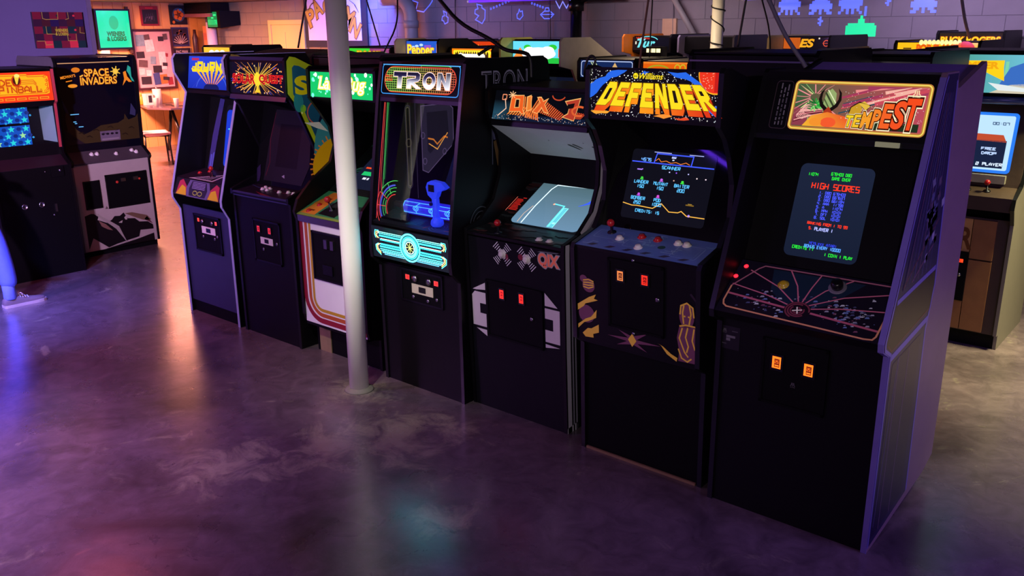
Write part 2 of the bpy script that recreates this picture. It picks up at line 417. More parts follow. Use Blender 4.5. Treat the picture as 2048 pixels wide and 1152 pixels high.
fl = MB().add([(-15.2, -3.2, 0), (2.7, -3.2, 0), (2.7, 9.3, 0), (-15.2, 9.3, 0), (-15.2, -3.2, -.1), (2.7, -3.2, -.1), (2.7, 9.3, -.1), (-15.2, 9.3, -.1)],
              [(0, 1, 2, 3), (7, 6, 5, 4), (0, 4, 5, 1), (1, 5, 6, 2), (2, 6, 7, 3), (3, 7, 4, 0)], floor_mat()).build('floor'); fl['kind'] = 'structure'
CEIL = M('ceiling_board', '#4a4248', .8, vary=.15, scale=2)
tag(MB().box((-15.2, -3.2, 2.45), (2.7, 9.3, 2.55), CEIL).build('ceiling'), kind='structure')
WGREY = M('grey_block_paint', '#7b7585', .7, vary=.12, scale=6, bump=.15)
WTAN = M('tan_block_paint', '#8a8072', .7, vary=.12, scale=6, bump=.15)
MORT = M('mortar', '#6c6776', .85, vary=.1)
wb = tag(MB().box((-15.2, 9.155, 0), (2.7, 9.3, 2.45), MORT).build('wall_back'), kind='structure')
# painted concrete blocks: the courses above the cabinets are single blocks, the hidden ones below one sheet
wl = MB().box((-15.1, 9.15, 0), (2.5, 9.156, 1.465), WGREY).build('lower_courses', wb); wl['kind'] = 'stuff'
def block_mesh(wd_, hh, mat):
    b_ = .004
    return MB().add([(b_, 0, b_), (wd_ - b_, 0, b_), (wd_ - b_, 0, hh - b_), (b_, 0, hh - b_), (.001, .006, .001), (wd_ - .001, .006, .001), (wd_ - .001, .006, hh - .001), (.001, .006, hh - .001)],
                    [(0, 1, 2, 3), (0, 4, 5, 1), (1, 5, 6, 2), (2, 6, 7, 3), (3, 7, 4, 0)], mat)
proto = {}
for ci, (z0, hh) in enumerate(((1.47, .2), (1.67, .2), (1.87, .2), (2.07, .2), (2.27, .18))):
    x = -15.1 + (.2 if ci % 2 else 0); 
    while x < 2.5:
        k = (hh, 'tan' if x < -10.6 else 'grey')
        if k not in proto:
            proto[k] = block_mesh(.4, hh, WTAN if k[1] == 'tan' else WGREY).build('concrete_block', wb); o = proto[k]
        else:
            o = proto[k].copy(); COL.objects.link(o); o.parent = wb
        o.location = (x, 9.15, z0); x += .4
# yellow panelled door in the back wall
DOORY = M('cream_door_paint', '#d9b878', .5, vary=.06, scale=3)
dr = tag(empty('door_1', (-13.0, 9.14, 0)), kind='structure')
MB().box((.07, -.03, 0), (.9, .02, 2.07), DOORY).build('door_leaf', dr)
for bx in (((0, -.05, 0), (.07, .02, 2.14)), ((.9, -.05, 0), (.97, .02, 2.14)), ((.07, -.05, 2.07), (.9, .02, 2.14))): MB().box(*bx, DOORY).build('door_frame', dr)
for (x0, x1) in ((.15, .44), (.52, .82)):
    for (z0, z1) in ((.2, .95), (1.1, 1.95)): MB().box((x0, -.036, z0), (x1, -.03, z1), DOORY).build('door_panel', dr)
MB().lathe((.82, -.03, 1.02), (0, -1, 0), [(.022, 0), (.01, .01), (.01, .03), (.026, .04), (.026, .06), (.01, .07)], METAL).build('door_knob', dr)
# wooden panelling of the bar room, plank by plank
PINE = M('pine_panelling', '#e6b46c', .45, vary=.18, scale=4)
PINE2 = M('pine_groove', '#7a4a1c', .7)
wp = tag(MB().box((-15.2, -3.2, 0), (-15.015, 9.15, 2.45), PINE2).build('wall_left'), kind='structure')
pk = None
for i in range(28):
    y = 4.4 + i * .17
    if y > 9.0: break
    if pk is None:
        pk = MB().add([(0, .004, .0), (0, .166, .0), (0, .166, 2.45), (0, .004, 2.45), (-.015, .001, 0), (-.015, .169, 0), (-.015, .169, 2.45), (-.015, .001, 2.45)],
                      [(0, 1, 2, 3), (0, 4, 5, 1), (1, 5, 6, 2), (2, 6, 7, 3), (3, 7, 4, 0)], PINE).build('plank', wp); o = pk
    else: o = pk.copy(); COL.objects.link(o); o.parent = wp
    o.location = (-15, y, 0)
MB().box((-15.016, -3.1, 0), (-15, 4.39, 2.45), PINE).build('plank_field', wp)['kind'] = 'stuff'
PURP = M('dark_violet_wall_paint', '#62588c', .75, vary=.08, scale=3, bump=.05)
tag(MB().box((-9.13, -3.2, 0), (-9.0, 4.21, 2.45), PURP).build('wall_inner'), kind='structure')
tag(MB().box((-9.16, 4.21, 0), (-8.98, 4.25, 2.45), M('partition_edge', '#6a5f80', .6)).build('trim_1'), kind='structure')
tag(MB().box((2.5, -3.2, 0), (2.7, 9.3, 2.45), WGREY).build('wall_right'), kind='structure')
tag(MB().box((-15.2, -3.2, 0), (2.7, -3.0, 2.45), WGREY).build('wall_front'), kind='structure')

# fluorescent mural on the back wall (generic rocks, craft and blocky pixel shapes)
def mural(name, label, x, z, fn, cat='wall painting', s=1.0):
    a = Art((x, 9.149, z), (1, 0, 0), (0, 0, 1), lift=.002); fn(a)
    return tag(a.build(name, 'fluor', s), label, cat)
BL = '#5a6cff'
mural('rock_outline', 'large blue outlined rock painted on grey wall beside the grey elbow pipe', -9.56, 2.2,
      lambda a: a.line([(0, 175), (70, 160), (120, 145), (70, 40), (230, 15), (360, 110), (410, 160), (395, 235), (0, 240)], 14, BL))
mural('rock_outline', 'small spiky blue rock painted below the large outlined rock', -8.98, 2.05,
      lambda a: a.line([(40, 170), (100, 150), (90, 105), (130, 80), (120, 20), (60, 0), (40, 40), (5, 50), (20, 100), (60, 110)], 13, BL, True))
mural('rock_outline', 'medium blue rock with a notch, left of the dotted line of dots', -8.37, 2.05,
      lambda a: a.line([(60, 250), (150, 230), (150, 200), (210, 170), (200, 60), (150, 0), (30, 50), (90, 100), (20, 130), (30, 180), (80, 190)], 13, BL, True))
def dots(label, x, z, n, dx, dz):
    t = thing('dotted_line', label, 'wall painting', (x, 9.149, z))
    for i in range(n):
        a = Art((i * dx * .001, 0, i * dz * .001), (1, 0, 0), (0, 0, 1)); a.arc(0, 0, 11, 11, 8, BL, n=12); a.build('dot', 'fluor', 1.0, t)
dots('row of small blue dots rising from the notched rock', -8.06, 2.235, 9, 52, 15)
dots('row of five blue dots ending at the little blue saucer', -7.36, 2.29, 5, 44, -13)
mural('rock_outline', 'tiny blue rock painted between the two rows of dots', -7.63, 2.09,
      lambda a: a.line([(60, 130), (75, 100), (110, 110), (120, 50), (70, 5), (25, 20), (20, 70), (40, 80)], 12, BL, True))
mural('saucer_outline', 'blue outlined flying saucer painted at the end of the dots', -7.22, 2.08,
      lambda a: (a.line([(0, 70), (60, 20), (150, 20), (210, 70), (150, 110), (60, 110)], 12, BL, True), a.line([(0, 70), (210, 70)], 10, BL), a.line([(70, 112), (80, 150), (130, 150), (140, 112)], 11, BL)))
mural('zigzag_mark', 'blue zigzag painted under the left violet tube, beside the black pipe', -6.98, 2.2,
      lambda a: a.line([(0, 110), (60, 20), (110, 100), (170, 20), (230, 115)], 12, '#8a90ff'))
def pixels(rows, px_, c):
    def f(a):
        for j, r_ in enumerate(rows):
            for i, ch in enumerate(r_):
                if ch == '#': a.rect(i * px_, (len(rows) - 1 - j) * px_, px_ * 1.02, px_ * 1.02, c)
    return f
CRA = ['...###...', '..#####..', '.#######.', '#########', '#########', '.##.#.##.', '##..#..##']
CRB = ['..#####..', '.#######.', '#########', '#########', '.#######.', '.#.#.#.#.', '#..#.#..#']
for i, (x, l) in enumerate(((-4.05, 'leftmost blocky blue pixel emblem on the back wall'), (-3.72, 'second blocky blue pixel emblem from the left on the wall'),
                            (-3.42, 'third blocky blue pixel emblem, above the green block shape'), (-2.73, 'lone blocky blue pixel emblem at the right of the wall'))):
    mural('pixel_emblem', l, x, 2.10, pixels(CRA if i % 2 else CRB, 26, BL))
mural('pixel_bolt', 'small blue squiggle below the second pixel emblem', -3.62, 1.99, pixels(['.#.', '##.', '.##', '##.', '.#.'], 18, BL))
mural('pixel_bolt', 'small blue squiggle right of the third pixel emblem', -2.97, 2.17, pixels(['.#.', '##.', '.##', '##.', '.#.'], 18, BL))
mural('pixel_shot', 'short straight blue dash above the green block shape', -3.16, 2.08, lambda a: a.rect(0, 0, 22, 90, BL))
mural('pixel_cannon', 'solid green block shape with a peak painted on the back wall', -3.33, 1.885,
      lambda a: (a.rect(0, 0, 300, 105, '#20d890'), a.rect(20, 105, 260, 22, '#20d890'), a.rect(118, 127, 64, 40, '#20d890'), a.rect(137, 160, 26, 40, '#20d890')), s=.9)

# violet tubes under the ceiling
UV = M('violet_tube', '#4a1cff', .4, emit=2.4)
def tube_lamp(label, p0, p1, emat=UV):
    p0, p1 = Vector(p0), Vector(p1); d = (p1 - p0).normalized()
    t = thing('tube_lamp', label, 'lamp', ((p0 + p1) / 2)); c = (p0 + p1) / 2; p0, p1 = p0 - c, p1 - c
    side = d.cross(Vector((0, 0, 1))).normalized() * .035
    m = MB(); q = [p0 - side, p1 - side, p1 + side, p0 + side]; zt = 2.449 - c.z
    m.add([(p.x, p.y, .028) for p in q] + [(p.x, p.y, zt) for p in q], [(0, 3, 2, 1), (4, 5, 6, 7), (0, 1, 5, 4), (1, 2, 6, 5), (2, 3, 7, 6), (3, 0, 4, 7)], DMET).build('housing', t)
    MB().tube([p0 + d * .02, p1 - d * .02], .014, emat, 10).build('tube', t)
    for e in (p0, p1):
        s_ = 1 if e is p0 else -1
        MB().tube([e, e + d * .03 * s_], .017, WHITEP, 10).build('socket', t)
    return t
tube_lamp('violet tube lamp above the dotted mural, left of the black pipe', (-8.2, 8.85, 2.325), (-6.63, 8.85, 2.325))
tube_lamp('violet tube lamp above the row of pixel emblems', (-4.3, 8.8, 2.262), (-3.45, 8.8, 2.262))
tube_lamp('short violet tube lamp on the ceiling over the open floor', (-2.86, 1.98, 2.37), (-2.66, 1.61, 2.37), M('violet_tube_near', '#6a34ff', .4, emit=13))

# poles, pipes and conduits
POLE = M('cream_pole_paint', '#f0ece2', .45, vary=.08, scale=5, bump=.1)
t = thing('support_pole', 'white round steel pole standing in front of the cabinet row', 'pole', (-3.70, 3.005, 0))
MB().lathe((0, 0, 0), (0, 0, 1), [(.055, .0), (.055, .8), (.055, 1.6), (.055, 2.45)], POLE, 32).build('shaft', t)
MB().lathe((0, 0, 0), (0, 0, 1), [(.085, 0), (.08, .008), (.064, .016), (.057, .02)], M('pole_grout', '#8a8478', .8, bump=.4, vary=.3), 28).build('foot', t)
t = thing('support_pole', 'white pole with a black cable wound round it near the back wall', 'pole', (-3.95, 7.62, 0))
MB().lathe((0, 0, 0), (0, 0, 1), [(.055, 0), (.055, 1.2), (.055, 2.45)], POLE, 28).build('shaft', t)
CORD = M('black_cord', '#0c0b0e', .5); GCORD = M('grey_cord', '#6a6478', .5); RCORD = M('brown_cord', '#5a2a2a', .5)
hp = []
for i in range(240):
    a_ = i / 240 * 6.2 * 2 * pi; hp.append((.062 * cos(a_), .062 * sin(a_), 2.44 - .95 * (i / 240) + .03 * sin(a_ * .5)))
MB().tube(hp, .006, CORD, 6).build('wound_cable', t)
PIPEG = M('grey_pipe_paint', '#8b8790', .5, vary=.1)
t = thing('elbow_pipe', 'thick grey pipe with an elbow coming down the back wall', 'pipe', (-9.35, 8.95, 0))
pts = [(-.6, 0, 2.40), (-.3, 0, 2.40)] + [(-.3 + .26 * sin(radians(k)), 0, 2.14 + .26 * cos(radians(k))) for k in range(10, 91, 10)] + [(-.04, 0, 1.6), (-.04, 0, .0)]
MB().tube(pts, .095, PIPEG, 18).build('pipe', t)
MB().tube([(-.04, 0, 2.0), (-.04, 0, 2.1)], .108, PIPEG, 18).build('collar', t)
t = thing('black_pipe', 'thick black vertical pipe with couplings on the back wall', 'pipe', (-6.57, 9.02, 0))
MB().tube([(0, 0, 0), (0, 0, 2.45)], .07, TRIMB, 14).build('pipe', t)
MB().tube([(0, 0, 2.18), (0, 0, 2.3)], .095, TRIMB, 14).build('coupling', t)
MB().tube([(0, 0, 2.31), (.25, -.05, 2.34), (.75, -.05, 2.34)], .05, TRIMB, 12).build('branch', t)
t = tag(MB().tube([(0, 0, 0), (.45, -.02, -.62)], .032, PIPEG, 12).build('conduit', None, (-5.35, 9.05, 2.44)), 'slanting grey conduit strapped to the back wall behind the wound pole', 'conduit')
tag(MB().box((0, 0, 0), (.18, .03, .22), M('plaster_patch', '#c9a48e', .7)).build('wall_plate', None, (-5.42, 9.115, 1.86)), 'pale flat cover plate on the back wall beside the slanting conduit', 'cover plate')
# ------------------------------------------------------------------ front row, left to right
YO = 3.2
# --- 1: blue marquee with yellow rays of letters
w = .64
c = Cab('navy cabinet with blue marquee of yellow stretched letters, leftmost of the front row', (-5.83, YO, 0), w, yo=YO)
pf = [(3.198, 0), (3.20, .77), (3.152, .86), (3.152, .90), (3.345, 1.58), (3.27, 1.72), (3.268, 1.81), (3.29, 1.84), (3.92, 1.84), (3.95, 1.80), (3.95, 0)]
c.sides(pf, BLK); c.trim(pf[:9], TRIMS)
c.shell(3.93, 1.80, BLK, [((3.42, 1.815), (3.93, 1.815))])
c.panel('front_panel', (3.212, .09), (3.214, .80), NAVY); c.panel('kick_panel', (3.222, 0), (3.222, .095), BLK2)
ma, mb = (3.355, 1.60), (3.395, 1.835)
c.panel('marquee_box', ma, mb, BLK)
a = c.art(ma, mb, .022, .008); W, Hh = w * 1000 - 44, 218
a.rect(0, 0, W, Hh, lambda x, y: mixc('#1030b8', '#2848e8', y / Hh)).up(); a.arc(W / 2, -10, 190, 120, 6, '#4a6ae8', 10, 170); a.up()
a.ell(W / 2, 0, 95, 42, '#0a1858', 20, 0, 180); a.up()
n = 7; VPX, VPY = W / 2, 8
for i, ch in enumerate('JOURNEY'):
    x0 = 42 + i * 76; 
    def wp(x, y, x0=x0): return (x, y)
    xb0 = VPX + (x0 - VPX) * .22; xb1 = VPX + (x0 + 58 - VPX) * .22
    for f0, f1 in ((0, .35), (.35, .7), (.7, 1)):
        e = lambda x, f: x + (VPX + (x + 12 - VPX) * .26 - x) * f; yy = lambda f: 150 - 116 * f; g = 19 - 14 * f0; g1 = 19 - 14 * f1; m_ = x0 + 24
        a.poly([(e(m_, f0) - g, yy(f0)), (e(m_, f0) + g, yy(f0)), (e(m_, f1) + g1, yy(f1)), (e(m_, f1) - g1, yy(f1))], lambda x, y: mixc('#f08070', '#ffd418', (y - 40) / 90))
a.up()
for i, ch in enumerate('JOURNEY'):
    a.st(ch, 46 + i * 76, 122, 50, 52, '#ffe418', 19)
a.up(); a.rect(40, 190, 90, 16, '#c03060')
a.build('marquee', 'glow', 1.0, c.r)
c.panel('marquee_rail', (3.35, 1.575), (3.353, 1.598), DMET); c.panel('marquee_rail', (3.393, 1.826), (3.397, 1.84), METAL)
c.panel('speaker_panel', (3.52, 1.54), (3.36, 1.575), BLK)
ba, bb = (3.42, 1.03), (3.53, 1.55)
c.panel('bezel', ba, bb, GLOSS)
a = c.art(ba, bb, .02, 0)
a.poly([(40, 5), (100, 5), (130, 200), (185, 505), (130, 510), (70, 250)], '#3a3a78'); a.up(); a.poly([(60, 20), (78, 20), (86, 110), (66, 110)], '#5868c0'); a.poly([(86, 20), (98, 20), (112, 130), (94, 120)], '#5868c0')  # lilac-blue holds the blue light on the moulding
a.build('bezel_print', 'print', 1, c.r)
a = c.art(ba, bb, .24, .03); a.rrect(0, 0, 300, 440, 40, '#06070f').up()
a.rrect(12, 6, 276, 400, 30, '#1438d0').up(); a.poly([(90, 330), (180, 330), (150, 420), (120, 430)], '#38c860'); a.poly([(110, 380), (160, 380), (140, 435), (125, 430)], '#e8f0ff'); a.rect(85, 318, 100, 8, '#f0d040')
for x, y in ((40, 270), (75, 285), (120, 262), (60, 90), (200, 250), (210, 120), (150, 200)): a.line([(x, y), (x + 14, y + 6), (x + 20, y - 4)], 6, '#60e0ff')
a.poly([(95, 0), (190, 0), (190, 130), (120, 130)], '#d8e030'); a.up(); a.ell(150, 70, 18, 22, '#30a040')
a.build('screen', 'glow', 1.1, c.r)
ca, cb, cc_ = (3.155, .885), (3.20, 1.0), (3.42, 1.035)
c.panel('control_front', ca, cb, BLK); c.panel('control_panel', cb, cc_, BLK)
a = c.art(ca, cb, .02, 0); WW = 600
a.rect(0, 0, WW, 122, '#16141c').up(); a.poly([(30, 5), (165, 5), (150, 70), (90, 115), (50, 100)], '#a8324a'); a.poly([(WW - 30, 5), (WW - 165, 5), (WW - 150, 70), (WW - 90, 115), (WW - 50, 100)], '#a8324a'); a.up()
a.poly([(30, 5), (165, 5), (140, 60), (90, 75)], '#c8b020'); a.poly([(WW - 30, 5), (WW - 165, 5), (WW - 140, 60), (WW - 90, 75)], '#c8b020')
a.poly([(170, 0), (430, 0), (450, 60), (420, 118), (180, 118), (150, 60)], '#5a5880'); a.up(); a.poly([(200, 8), (400, 8), (415, 60), (390, 112), (210, 112), (185, 60)], '#26243a'); a.up()
for k in range(5): a.rect(220, 62 + k * 10, 160, 4, '#8a88b8')
a.arc(270, 32, 26, 14, 6, '#98b048'); a.arc(330, 32, 26, 14, 6, '#98b048')
a.build('control_print', 'print', 1, c.r)
a = c.art(cb, cc_, .02, 0)
a.rect(0, 0, WW, 215, '#241c28').up(); a.poly([(130, 10), (430, 10), (400, 170)], '#c8c8d0'); a.up(); a.poly([(180, 25), (405, 25), (385, 140)], '#141218'); a.up()
for k in range(6): a.line([(230 + k * 26, 30), (255 + k * 22, 60 + k * 12)], 7, '#b8b8c4')
a.build('control_print', 'print', 1, c.r)
c.joystick(cb, cc_, .32, .10, REDP); c.button(cb, cc_, .12, .12, REDP); c.button(cb, cc_, .53, .06, REDP); c.button(cb, cc_, .17, .17, REDP)
fa, fb = (3.212, 0), (3.212, .8)
c.coin_door(fa, fb, .165, .50, .49, .755, [(.235, .715, '#ff3a28'), (.455, .715, '#ff3a28')], (.262, .43, .625, .675, WHITEP), locks=((.275, .60), (.42, .60), (.455, .62)), size=(.022, .024))
for x in (.285, .405): MB().lathe(c.pt(fa, fb, x, .71, .006), (0, -1, 0), [(.014, 0), (.016, .01), (.006, .014)], METAL).build('coin_slot', c.r)

# --- 2: sunburst marquee
w = .63
c = Cab('black cabinet with red lettered sunburst marquee and space scene on its side', (-5.13, YO, 0), w, yo=YO)
pf = [(3.206, 0), (3.206, .95), (3.19, .96), (3.19, .99), (3.215, 1.0), (3.50, 1.10), (3.31, 1.525), (3.236, 1.62), (3.245, 1.82), (3.275, 1.852), (3.32, 1.845), (3.86, 1.60), (3.92, 1.56), (3.92, 0)]
OLIVE = M('olive_warm_tone', '#8a7c34', .5, vary=.1)
c.sides(pf, BLK); c.trim(pf[:10], TRIMB)
cap = [(3.262, 1.81), (3.275, 1.848), (3.32, 1.842), (3.86, 1.597), (3.86, 1.565), (3.40, 1.787)]
MB().prism(cap, lambda y, z: c.P(.020, y, z), lambda y, z: c.P(.0225, y, z), OLIVE).build('warm_top_strip', c.r)  # added olive strip, warm light on the panel top put into its tone
c.shell(3.90, 1.56, BLK, [((3.26, 1.80), (3.40, 1.785)), ((3.40, 1.785), (3.88, 1.56))])
c.panel('front_panel', (3.212, 0), (3.212, .955), BLK)
ma, mb = (3.248, 1.60), (3.262, 1.815); c.panel('marquee_box', ma, mb, BLK)
a = c.art(ma, mb, .022, .012); W, Hh = 586, 190; cx, cy = 300, 88
a.rect(0, 0, W, Hh, '#0a0818').up(); a.clip = (0, 0, W, Hh)
for i in range(46):
    an = i / 46 * 2 * pi + random.uniform(-.05, .05); r0 = random.uniform(8, 40); r1 = random.uniform(120, 330); ww = random.uniform(2, 5)
    a.line([(cx + r0 * cos(an), cy + r0 * sin(an) * .6), (cx + r1 * cos(an), cy + r1 * sin(an) * .6)], ww, lambda x, y: mixc('#ffe840', random.choice(['#ff8a28', '#ffb060', '#e85820']), (abs(x - cx) + abs(y - cy)) / 200))
for i in range(40):
    an = random.uniform(0, 2 * pi); r0 = random.uniform(.75, 1); x, y = cx + cos(an) * 285 * r0, cy + sin(an) * 100 * r0
    a.line([(x, y), (x + 12 * cos(an), y + 9 * sin(an))], random.uniform(4, 9), random.choice(['#ff9a40', '#ffc070', '#ffe8c0']))
for i in range(14):
    an = random.uniform(0, 2 * pi); x, y = cx + cos(an) * 250, cy + sin(an) * 80; a.line([(x, y), (x + 40 * cos(an), y + 24 * sin(an))], 5, '#2838a0')
a.up(); a.ell(cx, cy, 34, 44, '#ffd830', 16).up(); a.poly([(cx - 34, 8), (cx + 34, 8), (cx + 12, 30), (cx + 6, 56), (cx - 6, 56), (cx - 12, 30)], '#ffc828'); a.up(); a.clip = None
for b_, cl in ((.05, '#ff2a1c'), (-.004, '#7a0808')):
    a.text('SOLAR', 34, 62, 236, 54, cl, b_); a.text('QUEST', 322, 62, 240, 54, cl, b_); a.up()
a.build('marquee', 'glow', 1.1, c.r)
c.panel('marquee_rail', (3.236, 1.575), (3.246, 1.602), NAVY); c.panel('marquee_rail', (3.262, 1.81), (3.262, 1.835), NAVY)
c.panel('speaker_panel', (3.44, 1.56), (3.245, 1.577), BLK)
ba, bb = (3.37, 1.005), (3.50, 1.555); c.panel('bezel', ba, bb, M('smoked_glass', '#07070c', .06, vary=.05))
a = c.art(ba, bb, .02, 0)
a.poly([(90, 30), (500, 30), (560, 160), (520, 500), (150, 500), (110, 300)], '#17161f'); a.up(); a.poly([(200, 130), (430, 130), (440, 410), (215, 410)], '#04040a'); a.up()
a.poly([(285, 70), (310, 84), (316, 60)], '#a0a0b0'); a.line([(110, 60), (140, 150), (120, 300), (150, 480)], 5, '#5a1a28')
a.poly([(5, 100), (40, 130), (52, 60), (45, 20), (20, 10)], '#241a40')
a.build('bezel_print', 'print', 1, c.r)
ca, cb = (3.185, .975), (3.37, 1.003); c.panel('control_panel', ca, cb, BLK); c.panel('control_front', (3.196, .95), (3.184, .976), M('blue_laminate', '#3a3a70', .35))
a = c.art(ca, cb, .02, 0); a.rect(0, 0, 590, 185, '#1c1824').up(); a.poly([(180, 60), (420, 20), (400, 5), (330, 8)], '#7a2630'); a.line([(20, 150), (240, 100)], 5, '#3a4a80'); a.line([(300, 120), (560, 90)], 4, '#703040')
a.build('control_print', 'print', 1, c.r)
for x, t_ in ((.205, .140), (.265, .130), (.27, .105), (.215, .108), (.40, .105), (.47, .125), (.53, .12)): c.button(ca, cb, x, t_, WHITEP, .012, .014)
fa, fb = (3.212, 0), (3.212, 1.0)
c.coin_door(fa, fb, .195, .49, .53, .815, [(.262, .752, '#e02a40'), (.382, .752, '#e02a40')], (.272, .405, .655, .70, WHITEP), locks=((.452, .675), (.30, .62)), size=(.026, .038), st=1.6)
# side picture
a = c.side_art(3.2, 0)
edge = [(3.50, 1.10), (3.31, 1.525), (3.236, 1.62), (3.245, 1.82), (3.275, 1.852), (3.32, 1.845), (3.86, 1.60)]
S = lambda p: ((p[0] - 3.2) * 1000, p[1] * 1000)
outer = [S(p) for p in edge] + [S((3.86, .3)), S((3.45, .3))]
a.poly([(p[0], p[1]) for p in [S((3.515, 1.10)), S((3.32, 1.53)), S((3.246, 1.625)), S((3.254, 1.815)), S((3.278, 1.842)), S((3.32, 1.835)), S((3.85, 1.595)), S((3.85, .5)), S((3.515, .5))]], '#a8b81c'); a.up()
inn = [S((3.56, 1.05)), S((3.36, 1.51)), S((3.285, 1.62)), S((3.29, 1.775)), S((3.305, 1.79)), S((3.34, 1.785)), S((3.85, 1.545)), S((3.85, .9)), S((3.56, .9))]
a.poly(inn, lambda x, y: mixc('#10284a', '#1d5a72', (y - 1000) / 600)); a.up()
a.ell(120, 1570, 36, 60, '#2a8a88', 16); a.ell(150, 1530, 22, 24, '#8ac82c', 14); a.ell(140, 1505, 6, 6, '#e8e8a0', 10)
a.ell(440, 1300, 200, 330, '#0c1030', 28); a.up(); a.ell(400, 1240, 190, 270, '#3a8a90', 28); a.up(); a.ell(420, 1150, 230, 190, '#e0a410', 30); a.up()
for k in range(16):
    an = radians(80 + k * 9); a.line([(420 + 225 * cos(an), 1150 + 186 * sin(an)), (420 + (240 + 20 * random.random()) * cos(an), 1150 + (200 + 26 * random.random()) * sin(an))], 9, '#f0842c')
a.arc(270, 1500, 90, 75, 8, '#c8604a', 90, 235)
for q in ([(235, 1545), (290, 1520), (345, 1485), (285, 1495)], [(150, 1445), (265, 1440), (330, 1375), (240, 1405)]): a.poly(q, '#d8d8c8')
a.text('S', 112, 1620, 92, 100, '#e8dc14', .05)
a.build('side_art', 'fluor', .16, c.r)

# --- 3: green bubble marquee
w = .62
c = Cab('white fronted cabinet with striped corner and green bubble marquee behind the pole', (-4.42, YO, 0), w, yo=YO)
pf = [(3.275, 0), (3.275, .20), (3.19, .225), (3.178, .27), (3.178, .88), (3.16, .93), (3.19, 1.0), (3.30, 1.10), (3.46, 1.20), (3.50, 1.30), (3.47, 1.42), (3.40, 1.52), (3.335, 1.60), (3.335, 1.77), (3.36, 1.785), (3.90, 1.78), (3.92, 0)]
c.sides(pf, BLK); c.trim(pf[3:15], TRIMB)
c.shell(3.90, 1.77, BLK, [((3.36, 1.765), (3.90, 1.765))])
WHT = M('white_laminate', '#e2dae6', .4, vary=.04); BROWN = M('worn_brown_board', '#8a7058', .7, vary=.3)
c.panel('front_panel', (3.186, .225), (3.186, .88), WHT); c.panel('kick_panel', (3.285, 0), (3.285, .22), BLK2); c.panel('kick_roof', (3.186, .222), (3.285, .222), BLK)
MB().box(c.P(.02, 3.277, .0), c.P(.13, 3.284, .19), BROWN).build('worn_patch', c.r)
ma, mb = (3.333, 1.60), (3.343, 1.765); c.panel('marquee_box', ma, mb, BLK)
a = c.art(ma, mb, .03, .01); W, Hh = 560, 145
a.rect(0, 0, W, Hh, lambda x, y: mixc('#18d0a0', '#0c9a50', abs(x - W / 2) / 260)).up()
for i in range(46):
    a.ell(random.uniform(8, W - 8), random.uniform(8, Hh - 8), *[random.choice([4, 6, 9, 13])] * 2, random.choice(['#a0f8d0', '#d0ffe8', '#60e8b8']), 12)
a.up()
for b_, cl in ((.06, '#f0b818'), (.035, '#fff060'), (0, '#fffbe0')): a.text('Lady Bug', 78, 26, 420, 92, cl, b_, .25).up()
a.build('marquee', 'glow', 1.9, c.r)
c.panel('speaker_panel', (3.50, 1.52), (3.34, 1.60), BLK)
ca, cb = (3.168, .915), (3.43, 1.02); c.panel('control_panel', ca, cb, BLK); c.panel('chrome_strip', (3.176, .872), (3.168, .915), METAL, x0=.0, x1=w)
a = c.art(ca, cb, .02, 0); W = 580
a.rect(0, 0, W, 280, '#3c8a5c').up(); a.rect(0, 0, W, 22, '#8aa048'); a.poly([(5, 24), (150, 24), (150, 270), (60, 270)], '#e08a30'); a.up(); a.poly([(20, 130), (146, 130), (146, 262), (66, 262)], '#d07828'); a.up()
a.poly([(165, 40), (330, 30), (330, 200), (190, 230)], '#16141c'); a.poly([(350, 120), (560, 140), (560, 180), (350, 170)], '#1c3a30'); a.up()
for k in range(4): a.arc(250, 120, 20 + k * 16, 14 + k * 12, 4, '#4a5a50', 20, 200)
a.rect(40, 58, 66, 14, '#7a3c14'); a.rect(72, 192, 52, 14, '#7a3c14')
a.build('control_print', 'print', 1, c.r)
c.button(ca, cb, .085, .052, REDP, .013); c.button(ca, cb, .105, .125, REDP, .013); c.joystick(ca, cb, .25, .10, REDP, h=.075, r=.02)
ba, bb = (3.43, 1.022), (3.82, 1.28); c.panel('bezel', ba, bb, GLOSS)
a = c.art(ba, bb, .02, 0); a.rect(0, 0, 580, 460, '#12181a').up()
for k in range(16):
    x = random.uniform(0, 520); y = random.choice([random.uniform(0, 60), random.uniform(380, 440), random.uniform(60, 380)])
    if 110 < x < 470 and 60 < y < 380: x = random.choice([40, 60, 500])
    a.poly([(x, y), (x + 70, y + 12), (x + 90, y + 44), (x + 30, y + 38), (x + 8, y + 26)], random.choice(['#3f8468', '#2c6a58', '#58a080']))
a.build('bezel_print', 'print', 1, c.r)
a = c.art(ba, bb, .13, .05, lift=.003); a.rrect(0, 0, 360, 340, 30, '#14182c').up()
a.rect(30, 180, 300, 14, '#e84a20'); a.rect(40, 120, 280, 34, '#20b868'); a.rect(80, 84, 30, 18, '#e0e0f8'); a.rect(120, 84, 16, 18, '#e0e0f8'); a.line([(60, 300), (120, 335), (130, 300)], 7, '#8aa8ff', True)
a.build('screen', 'glow', 1.2, c.r)
a = c.art((3.186, .225), (3.186, .88), .02, 0); W = 580
for k, (cl, wd2) in enumerate((('#8a1c30', 34), ('#b0502c', 26), ('#b88a28', 20))):
    o_ = 16 + (0, 46, 82)[k]; r_ = 150 - k * 36
    pts = [(o_, 650)] + [(o_ + r_ - r_ * cos(radians(q)), (30, 68, 100)[k] + r_ - r_ * sin(radians(q))) for q in range(0, 91, 9)] + [(W, (30, 68, 100)[k])]
    a.line(pts, wd2, cl)
a.build('stripe_print', 'print', 1, c.r)
c.coin_door((3.186, .225), (3.186, .88), .14, .50, .30, .605, [], None, locks=((.45, .45),))
for x in (.27, .33): MB().box(c.P(x, 3.165, .735), c.P(x + .028, 3.18, .79), METAL).build('coin_slot', c.r)
